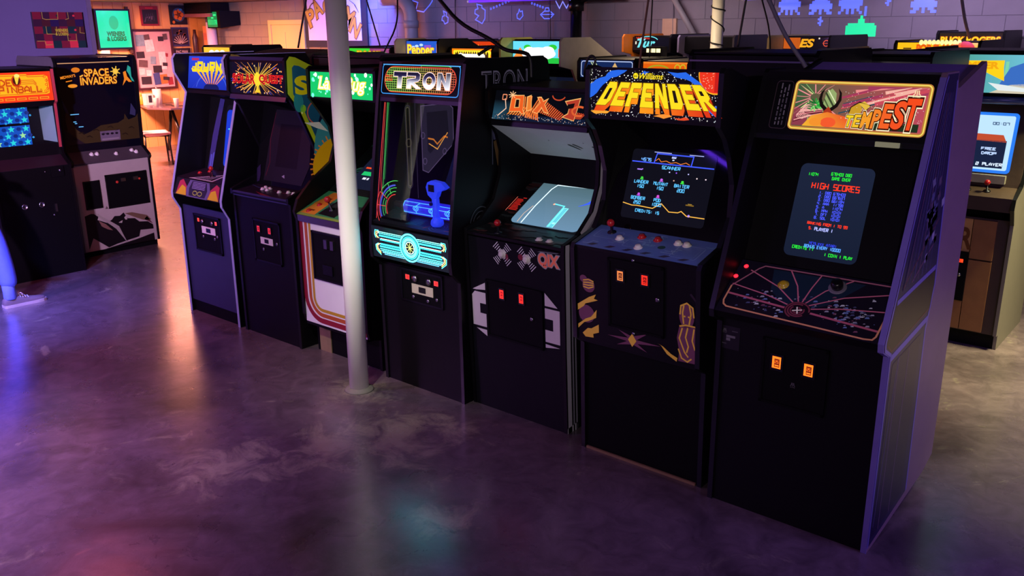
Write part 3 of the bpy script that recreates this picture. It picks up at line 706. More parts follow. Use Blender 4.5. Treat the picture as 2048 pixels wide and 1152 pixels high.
MB().box(c.P(.24, 3.17, .57), c.P(.33, 3.182, .63), DMET).build('coin_return', c.r)

# --- 4: neon grid marquee, blue stick
w = .64
c = Cab('black cabinet with neon grid marquee, blue flight stick and cyan lit front', (-3.72, YO, 0), w, yo=YO)
pf = [(3.235, 0), (3.225, .70), (3.165, .76), (3.158, .82), (3.168, .965), (3.19, 1.15), (3.266, 1.64), (3.305, 1.825), (3.33, 1.845), (3.93, 1.845), (3.965, 1.83), (3.985, 1.78), (3.985, 0)]
c.sides(pf, BLK); c.trim(pf[:10], TRIMB)
c.shell(3.965, 1.8, BLK, [((3.34, 1.83), (3.96, 1.83))])
c.panel('front_panel', (3.24, .0), (3.235, .72), BLK)
ma, mb = (3.27, 1.645), (3.303, 1.828); c.panel('marquee_box', ma, mb, BLK)
a = c.art(ma, mb, .026, .010); W, Hh = 588, 166
a.rect(0, 0, W, Hh, '#05060c').up(); a.frame(6, 6, W - 12, Hh - 12, 18, 5, '#3a8ce0'); a.rect(6, Hh - 9, W - 12, 5, '#58b0f0'); a.up()
def inside(x, y):
    rx, ry = 60, 66; x0_, x1_ = 90, W - 90; dx = max(x0_ - x, x - x1_, 0); return (dx / rx) ** 2 + ((y - Hh / 2) / ry) ** 2 < 1
GX = lambda x, y: mixc('#a0e860', '#e86848', (x - 150) / 400)
for i in range(36):
    x = 32 + i * 15; seg = [y for y in range(18, 150, 2) if inside(x, y)]
    if seg: a.line([(x, seg[0]), (x, seg[-1])], 2.2, GX)
for j in range(11):
    y = 22 + j * 12; seg = [x for x in range(20, 570, 2) if inside(x, y)]
    if seg: a.line([(seg[0], y), ((seg[0] + seg[-1]) / 2, y), (seg[-1], y)], 2.2, GX)
pts = [(90 - 62 * sin(radians(q)), 83 + 66 * cos(radians(q))) for q in range(0, 181, 12)] + [(W - 90 + 62 * sin(radians(q)), 83 - 66 * cos(radians(q))) for q in range(0, 181, 12)]
a.line(pts, 4, lambda x, y: mixc('#f05038', '#f04838', x / W), True); a.line([(300, 149), (300, 158), (W - 90, 158), (W - 70, 152)], 3, '#70e060')
a.up(); a.text('BALLY', 34, 92, 52, 14, '#f04030', .02); a.text('MIDWAY', 34, 72, 56, 14, '#f04030', .02); a.up()
TC = lambda x, y: mixc('#f8f8ff', '#2a2450', (y - 62) / 34) if y < 96 else mixc('#2a2450', '#181028', (y - 96) / 24)
glyphs = [[[(108, 100), (108, 122), (206, 122), (206, 100), (172, 100), (172, 40), (142, 40), (142, 100)]],
          [[(214, 122), (290, 122), (308, 112), (308, 88), (296, 78), (262, 70), (320, 40), (286, 40), (244, 64), (244, 40), (214, 40), (214, 84), (278, 92), (278, 104), (214, 104)]],
          [[(378 + 46 * cos(radians(q)), 81 + 42 * sin(radians(q))) for q in range(0, 361, 15)] + [(378 + 24 * cos(radians(q)), 81 + 22 * sin(radians(q))) for q in range(360, -1, -15)]],
          [[(438, 40), (438, 122), (466, 122), (500, 74), (500, 122), (528, 122), (528, 40), (502, 40), (464, 92), (464, 40)]]]
for g in glyphs:
    for p in g: a.line([(x - 10, y) for x, y in p], 9, '#ffb0a0', True)
a.up()
for g in glyphs:
    for p in g: a.line([(x - 10, y) for x, y in p], 4, '#ffffff', True)
a.up()
for g in glyphs:
    for p in g:
        a.poly([(x - 10, y) for x, y in p], TC)
a.build('marquee', 'glow', 1.15, c.r)
c.panel('speaker_panel', (3.60, 1.60), (3.268, 1.64), BLK)
c.panel('marquee_rail', (3.266, 1.62), (3.270, 1.645), DMET)
# recess behind the front lines
MB().box(c.P(.02, 3.86, 1.0), c.P(w - .02, 3.875, 1.62), BLK).build('recess_back', c.r)
sa, sb = (3.52, 1.02), (3.80, 1.58); c.panel('bezel', sa, sb, GLOSS, x0=.16)
a = c.art(sa, sb, .2, .1); a.rrect(0, 0, 380, 420, 40, '#0a0e30').up()
for j, s_ in enumerate(('2 PLAYERS', 'OR')): a.st(s_, 110, 60 + j * 60, 14, 26, '#3a58ff', 5)
a.build('screen', 'glow', 1.1, c.r)
a = c.side_art(3.2, 0, x=.021)
LC = '#3c3450'
a.frame(258, 1120, 26, 450, 13, 4, '#57503c'); a.arc(271, 1370, 22, 22, 4, '#57503c'); a.frame(252, 1110, 38, 470, 19, 3, LC)
a.line([(330, 1590), (330, 1040)], 3, LC); q = [(375, 1570), (600, 1570), (640, 1540), (640, 1330), (420, 1180), (375, 1200)]
a.poly(q, '#2a2438'); a.up(); a.line(q, 5, '#5a4a70', True); a.up(); a.poly([(420, 1530), (590, 1530), (600, 1400), (440, 1290), (420, 1310)], '#1c1826'); a.up()
a.line([(425, 1380), (470, 1370), (500, 1340), (560, 1380), (590, 1370)], 9, '#c8742c'); a.line([(430, 1350), (500, 1310), (590, 1400)], 6, '#e8a048')
for x, y in ((385, 1400), (395, 1250), (560, 1290)): a.arc(x, y, 15, 18, 4, '#5a4a70', n=14)
a.build('recess_print', 'fluor', .8, c.r)  # self-glow added to brighten the recess wall
# neon lines on the front glass
ga, gb = (3.18, 1.0), (3.268, 1.62)
c.panel('front_glass', ga, gb, M('clear_glass', '#ffffff', .0, trans=1), th=.003)
a = c.art(ga, gb, .0, 0, lift=.004); RD, GN, BU = '#ff4a48', '#58e070', '#5058d8'
a.line([(66, 620), (56, 180), (52, -15)], 3.5, RD); a.line([(74, 620), (70, 210)], 2.5, '#e86048'); a.line([(90, 620), (90, 170), (82, 140), (96, 118)], 3, GN); a.line([(98, 620), (98, 205)], 2.5, '#48b860')
a.line([(70, 210), (82, 140)], 3, RD)
cx, cy = 200, 60
for r_, cl, a0, a1, ww in ((150, RD, 150, 215, 3.5), (132, RD, 148, 212, 3), (122, BU, 95, 210, 9), (108, GN, 90, 150, 3), (100, GN, 155, 212, 3), (88, GN, 92, 150, 3), (82, GN, 155, 210, 3), (72, RD, 95, 215, 3.5), (146, GN, 88, 140, 3)):
    a.arc(cx, cy, r_, r_, ww, cl, a0, a1, 16)
for an in (150, 180, 120): a.line([(cx + 80 * cos(radians(an)), cy + 80 * sin(radians(an))), (cx + 150 * cos(radians(an)), cy + 150 * sin(radians(an)))], 3, RD if an > 140 else GN)
a.build('neon_print', 'glow', .95, c.r)
# blue lit cylinder
m = MB(); m.tube([c.P(.20, 3.285, 1.055), c.P(w - .021, 3.285, 1.055)], .042, M('blue_lit_cylinder', '#2a26d8', .3, emit=.75), 20).build('lit_cylinder', c.r)
m = MB(); CY = M('cyan_line', '#58c8ff', .3, emit=1.1)
def cyl(pts): m.tube([c.P(x, 3.285 - .0435 * cos(radians(q)), 1.055 + .0435 * sin(radians(q))) for x, q in pts], .0016, CY, 5)
cyl([(.20, 50), (.62, 50)]); cyl([(.20, -35), (.62, -35)]); cyl([(.22, 20), (.62, 20)]); cyl([(.202, 50), (.202, 20), (.202, -35)])
for x in (.30, .42, .54):
    cyl([(x + .02 * cos(radians(k)), 5 + 18 * sin(radians(k))) for k in range(0, 361, 30)]); cyl([(x + .01 * cos(radians(k)), 5 + 9 * sin(radians(k))) for k in range(0, 361, 45)]); cyl([(x, 23), (x + .015, 38), (x + .02, 50)]); cyl([(x, -13), (x, -35)])
m.build('circuit_lines', c.r)
MB().tube([c.P(.10, 3.285, 1.055), c.P(.20, 3.285, 1.055)], [.02, .02], M('dark_hub', '#2a1a24', .4), 12).build('hub', c.r)
ca, cb = (3.172, .965), (3.335, 1.005); c.panel('control_panel', ca, cb, BLK)
a = c.art(ca, cb, .02, 0); a.rect(0, 0, 600, 166, '#191a24').up()
a.frame(60, 70, 100, 55, 4, 4, '#6a3040'); a.poly([(230, 30), (340, 40), (330, 120), (250, 110)], '#1e4a58'); a.up()
for k in range(5): a.rect(240 + k * 8, 44 + k * 14, 70, 5, '#2f7a84')
for r_ in (30, 48, 66): a.arc(470, 62, r_, r_ * .8, 4, '#3a4a80', 0, 360, 22)
a.line([(380, 20), (400, 60)], 5, '#8a3a48'); a.line([(530, 30), (580, 40)], 4, '#8a3a48')
a.build('control_print', 'print', 1, c.r)
n_ = c.nrm(ca, cb); MB().lathe(c.pt(ca, cb, .21, .08), n_, [(.03, 0), (.028, .006), (.024, .008), (.024, .035), (.018, .038)], TRIMB, 18).build('spinner_knob', c.r)
# flight stick
BST = M('blue_fluorescent_plastic', '#2a44ff', .35, emit=.55)
j = empty('flight_stick', c.pt(ca, cb, .46, .075)); j.parent = c.r
MB().lathe((0, 0, 0), (0, 0, 1), [(.03, 0), (.036, .012), (.034, .03), (.026, .04), (.022, .05)], BST, 18).build('stick_base', j)
MB().tube([(0, 0, .02), (-.004, 0, .09), (-.012, .004, .15), (-.016, .006, .18)], [.022, .021, .02, .024], BST, 14).build('grip', j)
fr = [(-.05, .165), (-.062, .205), (-.05, .232), (-.02, .245), (.05, .24), (.085, .215), (.06, .2), (.025, .188), (.012, .16), (-.01, .14)]
MB().prism(fr, lambda x, z: (x, -.016, z), lambda x, z: (x, .016, z), BST).build('stick_head', j)
MB().box((-.042, -.019, .185), (.0, .019, .222), TRIMB).build('thumb_recess', j)
MB().lathe((-.02, -.018, .12), (0, -1, 0), [(.01, 0), (.01, .01), (.004, .014)], M('trigger_blue', '#18208a', .4)).build('trigger', j)
# lit front
fa, fb = (3.17, .765), (3.16, .945); c.panel('lit_front', fa, fb, BLK, x0=.02)
a = c.art(fa, fb, .02, 0); W = 600
CYN, AQ = '#48e0f0', '#2ab8d0'
a.rect(0, 0, W, 180, '#04080c').up()
for y, x0, x1, ww, cl in ((150, 50, 560, 4, '#68d8c0'), (141, 58, 552, 4, CYN), (128, 60, 545, 9, AQ), (112, 70, 540, 3, '#d0b0a0'), (106, 66, 543, 9, AQ), (80, 66, 543, 9, AQ), (66, 60, 548, 9, AQ), (52, 60, 552, 5, CYN), (42, 70, 545, 5, CYN), (33, 80, 535, 5, '#58b8e0'), (24, 95, 520, 4, '#4898c8')):
    a.line([(x0, y), (x1, y)], ww, cl)
for s_ in (0, 1):
    f_ = (lambda x: x) if not s_ else (lambda x: 605 - x)
    for k, cl in ((0, '#e8a080'), (9, '#d8e060'), (18, CYN)):
        a.line([(f_(60 - k * 1.6), 112), (f_(42 - k), 124 + k * .4), (f_(44 - k * .8), 138 + k), (f_(60), 146 + k * .6)], 3.5, cl); a.line([(f_(66 - k), 82), (f_(44 - k), 70), (f_(44 - k * .8), 52 - k * .6), (f_(66), 34 - k)], 3.5, cl)
a.up(); a.ell(305, 92, 84, 84, '#02060a', 32); a.up()
for r_, ww, cl in ((76, 10, CYN), (62, 6, AQ), (48, 16, '#50e8e8'), (33, 4, '#a0f8f8')): a.arc(305, 92, r_, r_, ww, cl, 0, 360, 36)
for k in range(8): a.line([(305, 92), (305 + 28 * cos(k * pi / 4), 92 + 28 * sin(k * pi / 4))], 2.5, '#b8c860')
a.build('front_print', 'glow', 5.0, c.r)
fa, fb = (3.24, 0), (3.235, .72)
c.coin_door(fa, fb, .17, .50, .52, .712, [(.23, .665, '#ff3030'), (.455, .665, '#ff3030')], (.258, .425, .578, .632, M('cream_plate', '#c9bfa8', .4)), locks=((.27, .555), (.385, .55), (.455, .57)), size=(.03, .026))
for x in (.29, .40): MB().lathe(c.pt(fa, fb, x, .665, .006), (0, -1, 0), [(.018, 0), (.02, .012), (.008, .016)], METAL).build('coin_slot', c.r)
a = c.side_art(3.2, 0)
a.text('TRON', 215, 1672, 370, 112, '#9a9eac', .012, 0, 1.05); a.up(); a.text('TRON', 219, 1676, 362, 104, '#1a1a20', -.022, 0, 1.05)
a.up(); a.line([(290, 1520), (290, 1300)], 8, '#4a4c5c')
for r_ in (60, 84, 108): a.arc(190, 980, r_ * .8, r_, 6, '#3c4048', 20, 170, 16)
a.poly([(300, 1420), (350, 1440), (400, 1380), (390, 1300), (330, 1290)], '#6a5434'); a.poly([(290, 1480), (350, 1470), (330, 1430), (300, 1430)], '#56587a')
a.build('side_art', 'print', 1, c.r)
# --- 5: low screen, orange striped marquee
w = .65; X0 = -3.07
c = Cab('black low-topped cabinet with orange striped marquee and sloping bright screen', (X0, YO, 0), w, yo=YO)
pf = [(3.295, 0), (3.27, .465), (3.25, .95), (3.25, 1.0), (3.36, 1.03), (3.47, 1.12), (3.525, 1.25), (3.53, 1.37), (3.50, 1.46), (3.445, 1.54), (3.43, 1.58), (3.43, 1.69), (3.46, 1.72), (3.96, 1.72), (3.98, 1.68), (3.98, 0)]
c.sides(pf, BLK); 
c.shell(3.96, 1.70, BLK, [((3.46, 1.715), (3.96, 1.715))])
GREYS = M('grey_side_stripe', '#9a96a4', .5, vary=.08)
c.panel('front_panel', (3.30, 0), (3.258, .96), M('deep_navy_vinyl', '#0d0d14', .5, vary=.2, spec=.15))
ma, mb = (3.455, 1.535), (3.50, 1.70); c.panel('marquee_box', ma, mb, BLK)
a = c.art(ma, mb, .022, .01); W, Hh = 606, 148
a.rect(0, 0, W, Hh, '#04060c').up(); a.rect(0, 0, 130, 100, lambda x, y: mixc('#2a5a72', '#04060c', max(x / 130, (y - 30) / 70))); a.rect(0, 0, W, 30, '#0c1830'); a.up()
OR = lambda x, y: mixc('#ff9038', '#d84828', (x - 100) / 420)
def zeb(p0, p1, q0, q1, n):
    for i in range(n):
        f0, f1 = i / n, (i + .55) / n
        L_ = lambda a_, b_, f: (a_[0] + (b_[0] - a_[0]) * f, a_[1] + (b_[1] - a_[1]) * f)
        a.poly([L_(p0, p1, f0), L_(p0, p1, f1), L_(q0, q1, f1), L_(q0, q1, f0)], OR)
zeb((95, 30), (300, 20), (150, 78), (300, 62), 12); zeb((290, 128), (470, 40), (250, 60), (440, 15), 16); zeb((170, 120), (250, 128), (180, 50), (250, 50), 6)
zeb((215, 18), (310, 8), (220, 62), (300, 50), 7); zeb((480, 66), (590, 55), (500, 30), (560, 28), 10)
a.up()
def outl(p, fill): a.line(p, 5, '#ffc070', True); a.poly(p, fill)
outl([(110, 45), (112, 125), (190, 128), (196, 58), (210, 36), (190, 36), (176, 48)], '#f06020'); a.up(); outl([(140, 66), (141, 108), (166, 108), (168, 68)], '#180804')
outl([(222, 52), (214, 122), (236, 130), (250, 60)], '#f08030'); outl([(262, 50), (300, 96), (280, 122), (302, 124), (318, 104), (346, 118), (330, 88), (360, 46), (334, 52), (314, 74), (292, 44)], '#e86028')
outl([(455, 110), (540, 128), (528, 60), (520, 20), (450, 34), (480, 52), (484, 78)], '#b83c28'); a.up()
a.poly([(470, 96), (512, 104), (508, 80), (472, 74)], '#140808')
a.line([(35, 18), (85, 58), (70, 108)], 5, '#ffd0b0'); a.frame(52, 102, 26, 26, 3, 5, '#f09068'); 
for k in range(8): a.line([(115, 128), (115 + 26 * cos(k * pi / 4), 128 + 20 * sin(k * pi / 4))], 4, '#ffc890')
a.arc(410, 140, 40, 26, 6, '#c84828', 190, 340); a.arc(545, 66, 42, 22, 10, '#e06030', 60, 300)
for i in range(120): x = random.uniform(0, W - 4); a.rect(x, random.uniform(2, 26 if x < 120 else 22), 3, 3, random.choice(['#e8e0d8', '#d09070', '#8098b8']))
a.build('marquee', 'glow', 1.0, c.r)
c.panel('marquee_rail', (3.447, 1.515), (3.453, 1.536), DMET)
# grey cowl under the marquee with sound slots
ka, kb = (3.78, 1.33), (3.452, 1.515); COWL = M('grey_cowl_paint', '#d8e4e0', .45, vary=.05)
c.panel('cowl', ka, kb, COWL); c.panel('cowl_rail', (3.46, 1.512), (3.451, 1.518), METAL)
MB().box(c.P(.02, 3.78, 1.05), c.P(w - .02, 3.79, 1.34), BLK).build('inner_back', c.r)
a = c.art(ka, kb, .0, 0)
for x, y, s_ in ((395, 190, 1), (430, 200, .8), (545, 190, 1.1), (585, 210, 1)): a.poly([(x + p * s_, y + q * s_) for p, q in ((0, 0), (40, -50), (52, -58), (48, -40), (20, 6), (8, 10))], '#050506')
for x, y in ((300, 230), (520, 235), (560, 120)): a.ell(x, y, 4, 4, '#101010', 10)
a.build('sound_slots', 'print', 1, c.r)
ca, cb = (3.25, .985), (3.47, 1.0); c.panel('control_panel', ca, cb, BLK)
sa, sb = (3.47, 1.0), (3.90, 1.235); c.panel('bezel', sa, sb, GLOSS)
CAM = lambda: random.choice(['#4a2a2c', '#3a2022', '#2a3436', '#553034', '#24292c'])
def camo(a, W, Hh, n):
    for i in range(n):
        x, y, l, h = random.uniform(0, W - 110), random.uniform(0, Hh - 24), random.uniform(40, 110), random.uniform(10, 24); cl = CAM()
        a.rect(x, y, l, h, cl); a.rect(x + l * .3, y - h * .5 if y > h else y, l * .4, h * .6, cl); a.up(.00008)
a = c.art(ca, cb, .02, 0); a.rect(0, 0, 610, 220, '#141317').up(); camo(a, 610, 215, 34); a.build('control_print', 'print', 1, c.r)
a = c.art(sa, sb, .02, 0); a.rect(0, 0, 610, 485, '#0e0e12').up(); camo(a, 125, 480, 16)
a.build('bezel_print', 'print', 1, c.r)
a = c.art(sa, sb, .022, .09, lift=.004); a.rect(0, 0, 82, 130, '#0a0405').up(); a.line([(6, 4), (6, 124)], 3, '#ff7a60')
for k in range(9): a.rect(16, 16 + k * 11, random.uniform(40, 62), 5, '#e02a20')
a.rect(50, 118, 22, 5, '#e02a20'); a.build('instruction_card', 'glow', .9, c.r)
a = c.art(sa, sb, .112, .012, lift=.004); SW, SH = 445, 450
a.rrect(0, 0, SW, SH, 34, lambda x, y: mixc('#5a7a94', '#3a5050', y / SH)).up()
WHL = '#d8f4ff'; a.line([(78, 6), (74, 150), (84, 300), (100, 340), (SW - 20, 352)], 7, WHL); a.line([(50, 10), (46, 80), (62, 150)], 4, '#c8a890')
a.line([(250, 8), (250, 180), (180, 188)], 8, '#60e0e8'); a.poly([(256, 8), (282, 8), (282, 160), (258, 160)], '#58b8c8'); a.line([(256, 8), (256, 165), (284, 165), (284, 8)], 5, '#80f0f0'); a.rect(262, 34, 18, 14, '#a0f0f0')
a.ell(180, 185, 7, 7, '#f0a080', 10)
for k in range(9): a.line([(330 + k * 4, 195 + k * 3), (410 - k * 2, 250 + k * 5 - 10)], 4, '#3050e0')
a.st('QIX', 128, 372, 30, 32, '#e8f8ff', 7); 
for y, x0, x1 in ((392, 240, 300), (392, 320, 370), (376, 262, 330), (360, 280, 312)): a.rect(x0, y, x1 - x0, 9, '#b8c838')
a.build('screen', 'glow', 1.5, c.r)
c.joystick(ca, cb, .19, .05, REDP, h=.055, r=.018); c.button(ca, cb, .455, .055, WHITEP, .015, .014); c.button(ca, cb, .52, .055, WHITEP, .015, .014)
fa, fb = (3.30, 0), (3.258, .96)
a = c.art(fa, fb, 0, 0)
for cx, cy in ((252, 898), (412, 896)):
    a = c.art(fa, fb, 0, 0)
    for k in range(4):
        for j in range(4):
            an = radians(45 + 90 * k); r_ = 26 + j * 12; px_, py_ = cx + r_ * cos(an), cy + r_ * sin(an); tx, ty = -sin(an), cos(an); l = 13 + j * 3
            a.line([(px_ - tx * l, py_ - ty * l), (px_ + tx * l, py_ + ty * l)], 4, '#d8d8de')
    a.build('button_burst', 'print', 1, c.r)
a = c.art(fa, fb, 0, 0)
a.ell(282, 885, 10, 18, '#7a2030', 12); a.ell(372, 900, 16, 16, '#7a2030', 12)
for b_, cl in ((.06, '#9a9aa0'), (0, '#f07a58')): a.text('QIX', 488, 872, 120, 68, cl, .04 + b_).up()
a.poly([(480, 945), (600, 952), (615, 958), (500, 952)], '#5a6268'); a.build('logo_print', 'print', 1, c.r); a = c.art(fa, fb, 0, 0)
for x0 in (28, 512):
    q = [(0, 520), (0, 640), (20, 662), (96, 700), (96, 660), (50, 628), (50, 560), (96, 540), (96, 460), (20, 500)] if x0 < 100 else [(18, 690), (18, 560), (60, 545), (60, 610), (18, 640), (18, 690), (96, 640), (112, 615), (112, 480), (18, 450), (18, 530), (96, 500), (96, 600)]
a.poly([(28, 470), (28, 640), (48, 662), (124, 662), (124, 600), (82, 600), (82, 545), (124, 545), (124, 470)], '#c8bec8'); a.poly([(34, 672), (124, 720), (124, 680), (60, 672)], '#c8bec8'); a.poly([(50, 455), (124, 455), (124, 420)], '#c8bec8')
a.build('wing_print', 'print', 1, c.r); a = c.art(fa, fb, 0, 0)
a.poly([(520, 480), (520, 545), (570, 545), (570, 605), (520, 605), (520, 660), (612, 660), (612, 480)], '#c8bec8'); a.poly([(520, 672), (600, 672), (520, 740)], '#c8bec8'); a.poly([(520, 468), (612, 462), (520, 448)], '#c8bec8')
a.build('wing_print', 'print', 1, c.r)
for x, t_ in ((.252, .898), (.412, .896)): c.button(fa, fb, x, t_, WHITEP, .018, .016)
c.coin_door(fa, fb, .135, .51, .43, .745, [(.245, .682, '#ff2418'), (.376, .682, '#ff2418')], None, locks=((.44, .585),), size=(.026, .046), bezel=False, st=2.6)
a = c.side_art(3.2, 0)
for k, (d0, d1, cl) in enumerate(((8, 40, '#b4b0c0'), (52, 64, '#8a8698'), (76, 88, '#8a8698'))):
    a.line([((p[0] - 3.2) * 1000 + (d0 + d1) / 2, p[1] * 1000) for p in pf[0:4]], d1 - d0, cl)
    a.line([((p[0] - 3.2) * 1000 + (d0 + d1) / 2 + 4, p[1] * 1000) for p in pf[4:11]], d1 - d0, cl)
a.poly([(95, 0), (180, 0), (180, 40), (95, 30)], '#b4b0c0')
a.build('side_art', 'print', 1, c.r)

# --- 6: yellow block letters
w = .66; X0 = -2.29
c = Cab('black cabinet with starry marquee of big yellow block letters, right of the low screen', (X0, YO, 0), w, yo=YO)
pf = [(3.242, 0), (3.22, .56), (3.16, .60), (3.125, 1.04), (3.135, 1.06), (3.29, 1.10), (3.37, 1.22), (3.375, 1.36), (3.33, 1.48), (3.28, 1.56), (3.22, 1.61), (3.225, 1.82), (3.24, 1.838), (3.28, 1.838), (3.42, 1.80), (3.97, 1.79), (3.99, 1.75), (3.99, 0)]
c.sides(pf, BLK); c.trim(pf[:13], TRIMB)
c.shell(3.97, 1.76, BLK, [((3.27, 1.80), (3.97, 1.77))])
c.panel('front_panel', (3.165, .60), (3.133, 1.045), BLK); c.panel('lower_panel', (3.25, 0), (3.232, .60), BLK2); c.panel('ledge', (3.165, .602), (3.24, .602), BLK)
MB().box(c.P(.03, 3.236, 0), c.P(w - .03, 3.246, .012), M('worn_board_edge', '#7a5c48', .8, vary=.3)).build('worn_foot', c.r)
ma, mb = (3.228, 1.62), (3.236, 1.832); c.panel('marquee_box', ma, mb, BLK)
a = c.art(ma, mb, .016, .008); W, Hh = 628, 194
a.rect(0, 0, W, Hh, '#040406').up(); a.clip = (0, 0, W, Hh)
for i in range(620):
    x, y = random.uniform(0, W), random.uniform(0, Hh); r_ = random.choice([1.2, 1.6, 2.2, 3.2]); a.rect(x, y, r_ * 1.4, r_ * 1.2, random.choice(['#ffffff', '#f0f0e0', '#c8d0d8']))
a.up()
def blob(pts, cl):
    q = []
    for i, p in enumerate(pts): 
        q.append(p); n_ = pts[(i + 1) % len(pts)]; q.append(((p[0] + n_[0]) / 2 + random.uniform(-6, 6), (p[1] + n_[1]) / 2 + random.uniform(-5, 5)))
    a.poly(q, cl)
blob([(0, 70), (0, 130), (30, 150), (80, 165), (110, 190), (190, 194), (160, 176), (110, 160), (70, 130), (40, 95)], '#2464e0')
blob([(385, 192), (470, 192), (560, 140), (575, 120), (520, 140), (470, 165), (420, 172)], '#2464e0'); blob([(560, 80), (600, 60), (628, 70), (628, 20), (600, 30), (575, 60)], '#2464e0')
blob([(10, 16), (60, 26), (110, 18), (90, 8), (40, 4)], '#f0a030'); blob([(330, 10), (390, 22), (420, 12), (380, 2)], '#f09030'); blob([(430, 8), (480, 14), (500, 4), (450, 0)], '#e04a20'); blob([(250, 180), (275, 194), (300, 190), (285, 176)], '#2464e0')
a.ell(606, 190, 78, 82, '#f8b020', 30); a.up(); a.ell(606, 190, 74, 77, '#e83418', 30); a.up(); a.rect(602, 118, 26, 76, '#c01c10')
for i in range(26): x = random.uniform(545, 600); a.rect(x, random.uniform(130, 190), 5, 2.4, '#f8a888')
a.clip = None; a.up()
# block letters fanning out downwards
def fan(x, y): f = 1 + (.34 * (1 - y)); return (314 + (x - 314) * f, 44 + y * 100)
BLK5 = {'D': [(0, 0), (.78, 0), (1, .22), (1, .78), (.78, 1), (0, 1)], 'E': [(0, 0), (1, 0), (1, .26), (.36, .26), (.36, .4), (.86, .4), (.86, .62), (.36, .62), (.36, .76), (1, .76), (1, 1), (0, 1)],
        'F': [(0, 0), (.36, 0), (.36, .36), (.86, .36), (.86, .6), (.36, .6), (.36, .76), (1, .76), (1, 1), (0, 1)], 'N': [(0, 0), (.32, 0), (.32, .55), (.68, 0), (1, 0), (1, 1), (.68, 1), (.68, .45), (.32, 1), (0, 1)],
        'R': [(0, 0), (.34, 0), (.34, .34), (.42, .34), (.68, 0), (1.04, 0), (.74, .38), (1, .5), (1, .86), (.86, 1), (0, 1)]}
HOLE = {'D': [(.36, .26), (.64, .26), (.64, .74), (.36, .74)], 'R': [(.36, .58), (.64, .58), (.64, .76), (.36, .76)]}
lw, gp = 48, 8; xs = [110 + i * (lw + gp) for i in range(8)]
for ch, x0 in zip('DEFENDER', xs):
    top = [fan(x0 + px_ * lw, py_) for px_, py_ in BLK5[ch]]
    for k in range(12, 0, -1): 
        a.poly([(314 + (x - 314) * (1 + k * .004), y - k * 2.1) for x, y in top], lambda x, y: mixc('#d8340c', '#ff9a10', 1 - abs(x - 280) / 300)); a.up(.00006)
a.up()
for ch, x0 in zip('DEFENDER', xs):
    a.line([fan(x0 + px_ * lw, py_) for px_, py_ in BLK5[ch]], 3, '#6a4a00', True); a.poly([fan(x0 + px_ * lw, py_) for px_, py_ in BLK5[ch]], '#ffd818')
a.up()
for ch, x0 in zip('DEFENDER', xs):
    if ch in HOLE: a.poly([fan(x0 + px_ * lw, py_) for px_, py_ in HOLE[ch]], '#1a1000')
a.up(); a.ell(238, 172, 12, 12, '#ffe020', 18); a.up(); a.st('W', 232, 167, 11, 10, '#2a2000', 2.4); a.text('Williams', 258, 160, 112, 24, '#ffe020', .012, .35)
a.build('marquee', 'glow', 1.1, c.r)
c.panel('speaker_panel', (3.50, 1.585), (3.226, 1.612), BLK)
ba, bb = (3.34, 1.11), (3.50, 1.585); c.panel('bezel', ba, bb, M('dark_glass', '#050508', .04, vary=.02))
a = c.art(ba, bb, .112, .05); SW, SH = 425, 320
a.rrect(0, 0, SW, SH, 16, '#0a0b14').up()
BLU = '#4058ff'; CYT = '#58b8f0'
a.line([(5, 262), (SW - 5, 262)], 5, BLU); a.line([(120, 262), (128, 306), (312, 306), (308, 262)], 5, BLU); a.line([(112, 312), (200, 312)], 3, '#b0b8ff'); a.line([(290, 312), (360, 312)], 3, '#b0b8ff')
tr = [(125, 272), (140, 284), (155, 270), (180, 276), (205, 268), (230, 274), (255, 267), (280, 276), (300, 268)]; a.line(tr, 3, '#e07830'); a.rect(205, 290, 22, 5, '#d0d8ff'); a.rect(210, 280, 10, 5, '#d0d8ff'); a.rect(205, 296, 24, 3, '#8090ff')
a.st('4575', 52, 268, 10, 13, '#70b0ff', 3); a.st('SCANNER', 166, 240, 10, 13, CYT, 3.4)
for s_, n_, x, y, cl in (('LANDER', '150', 38, 165, '#40d040'), ('MUTANT', '150', 140, 165, '#c060e0'), ('BAITER', '200', 246, 165, '#40e040'), ('BOMBER', '250', 38, 90, '#c050e0'), ('POD', '1000', 158, 90, '#d050d0')):
    ws = a.stw(s_, 9, .4); wn = a.stw(n_, 9, .4); a.st(s_, x, y, 9, 13, CYT, 3.4, .4); a.st(n_, x + ws / 2 - wn / 2, y - 20, 9, 13, CYT, 3.4, .4); a.ell(x + ws / 2, y + 26, 7, 5, cl, 8); a.rect(x + ws / 2 - 9, y + 17, 18, 4, cl)
a.rect(40, 225, 26, 5, '#b080ff'); a.rect(64, 228, 6, 4, '#b080ff')
for x, y, cl in ((205, 225, '#d0d0ff'), (240, 225, '#a060ff'), (300, 225, '#c0c0ff'), (345, 210, '#ffe0e0'), (388, 210, '#ffe0f0'), (235, 190, '#e0b0a0')): a.rect(x, y, 6, 5, cl)
a.line([(0, 68), (50, 60), (75, 62), (160, 58), (200, 84), (245, 52), (290, 54), (305, 62), (335, 44), (SW - 2, 44)], 4, '#f0b048'); a.st('CREDITS: 15', 74, 34, 8.5, 12, CYT, 3.2, .35); a.rect(320, 90, 40, 5, '#806020'); a.rect(330, 96, 20, 3, '#a08030'); a.ell(345, 46, 6, 6, '#a080ff', 8)
a.build('screen', 'glow', 1.2, c.r)
ca, cb = (3.13, 1.055), (3.34, 1.108); c.panel('control_panel', ca, cb, BLK)
a = c.art(ca, cb, .012, 0); W = 636
a.rect(0, 0, W, 216, '#5a74b8').up()
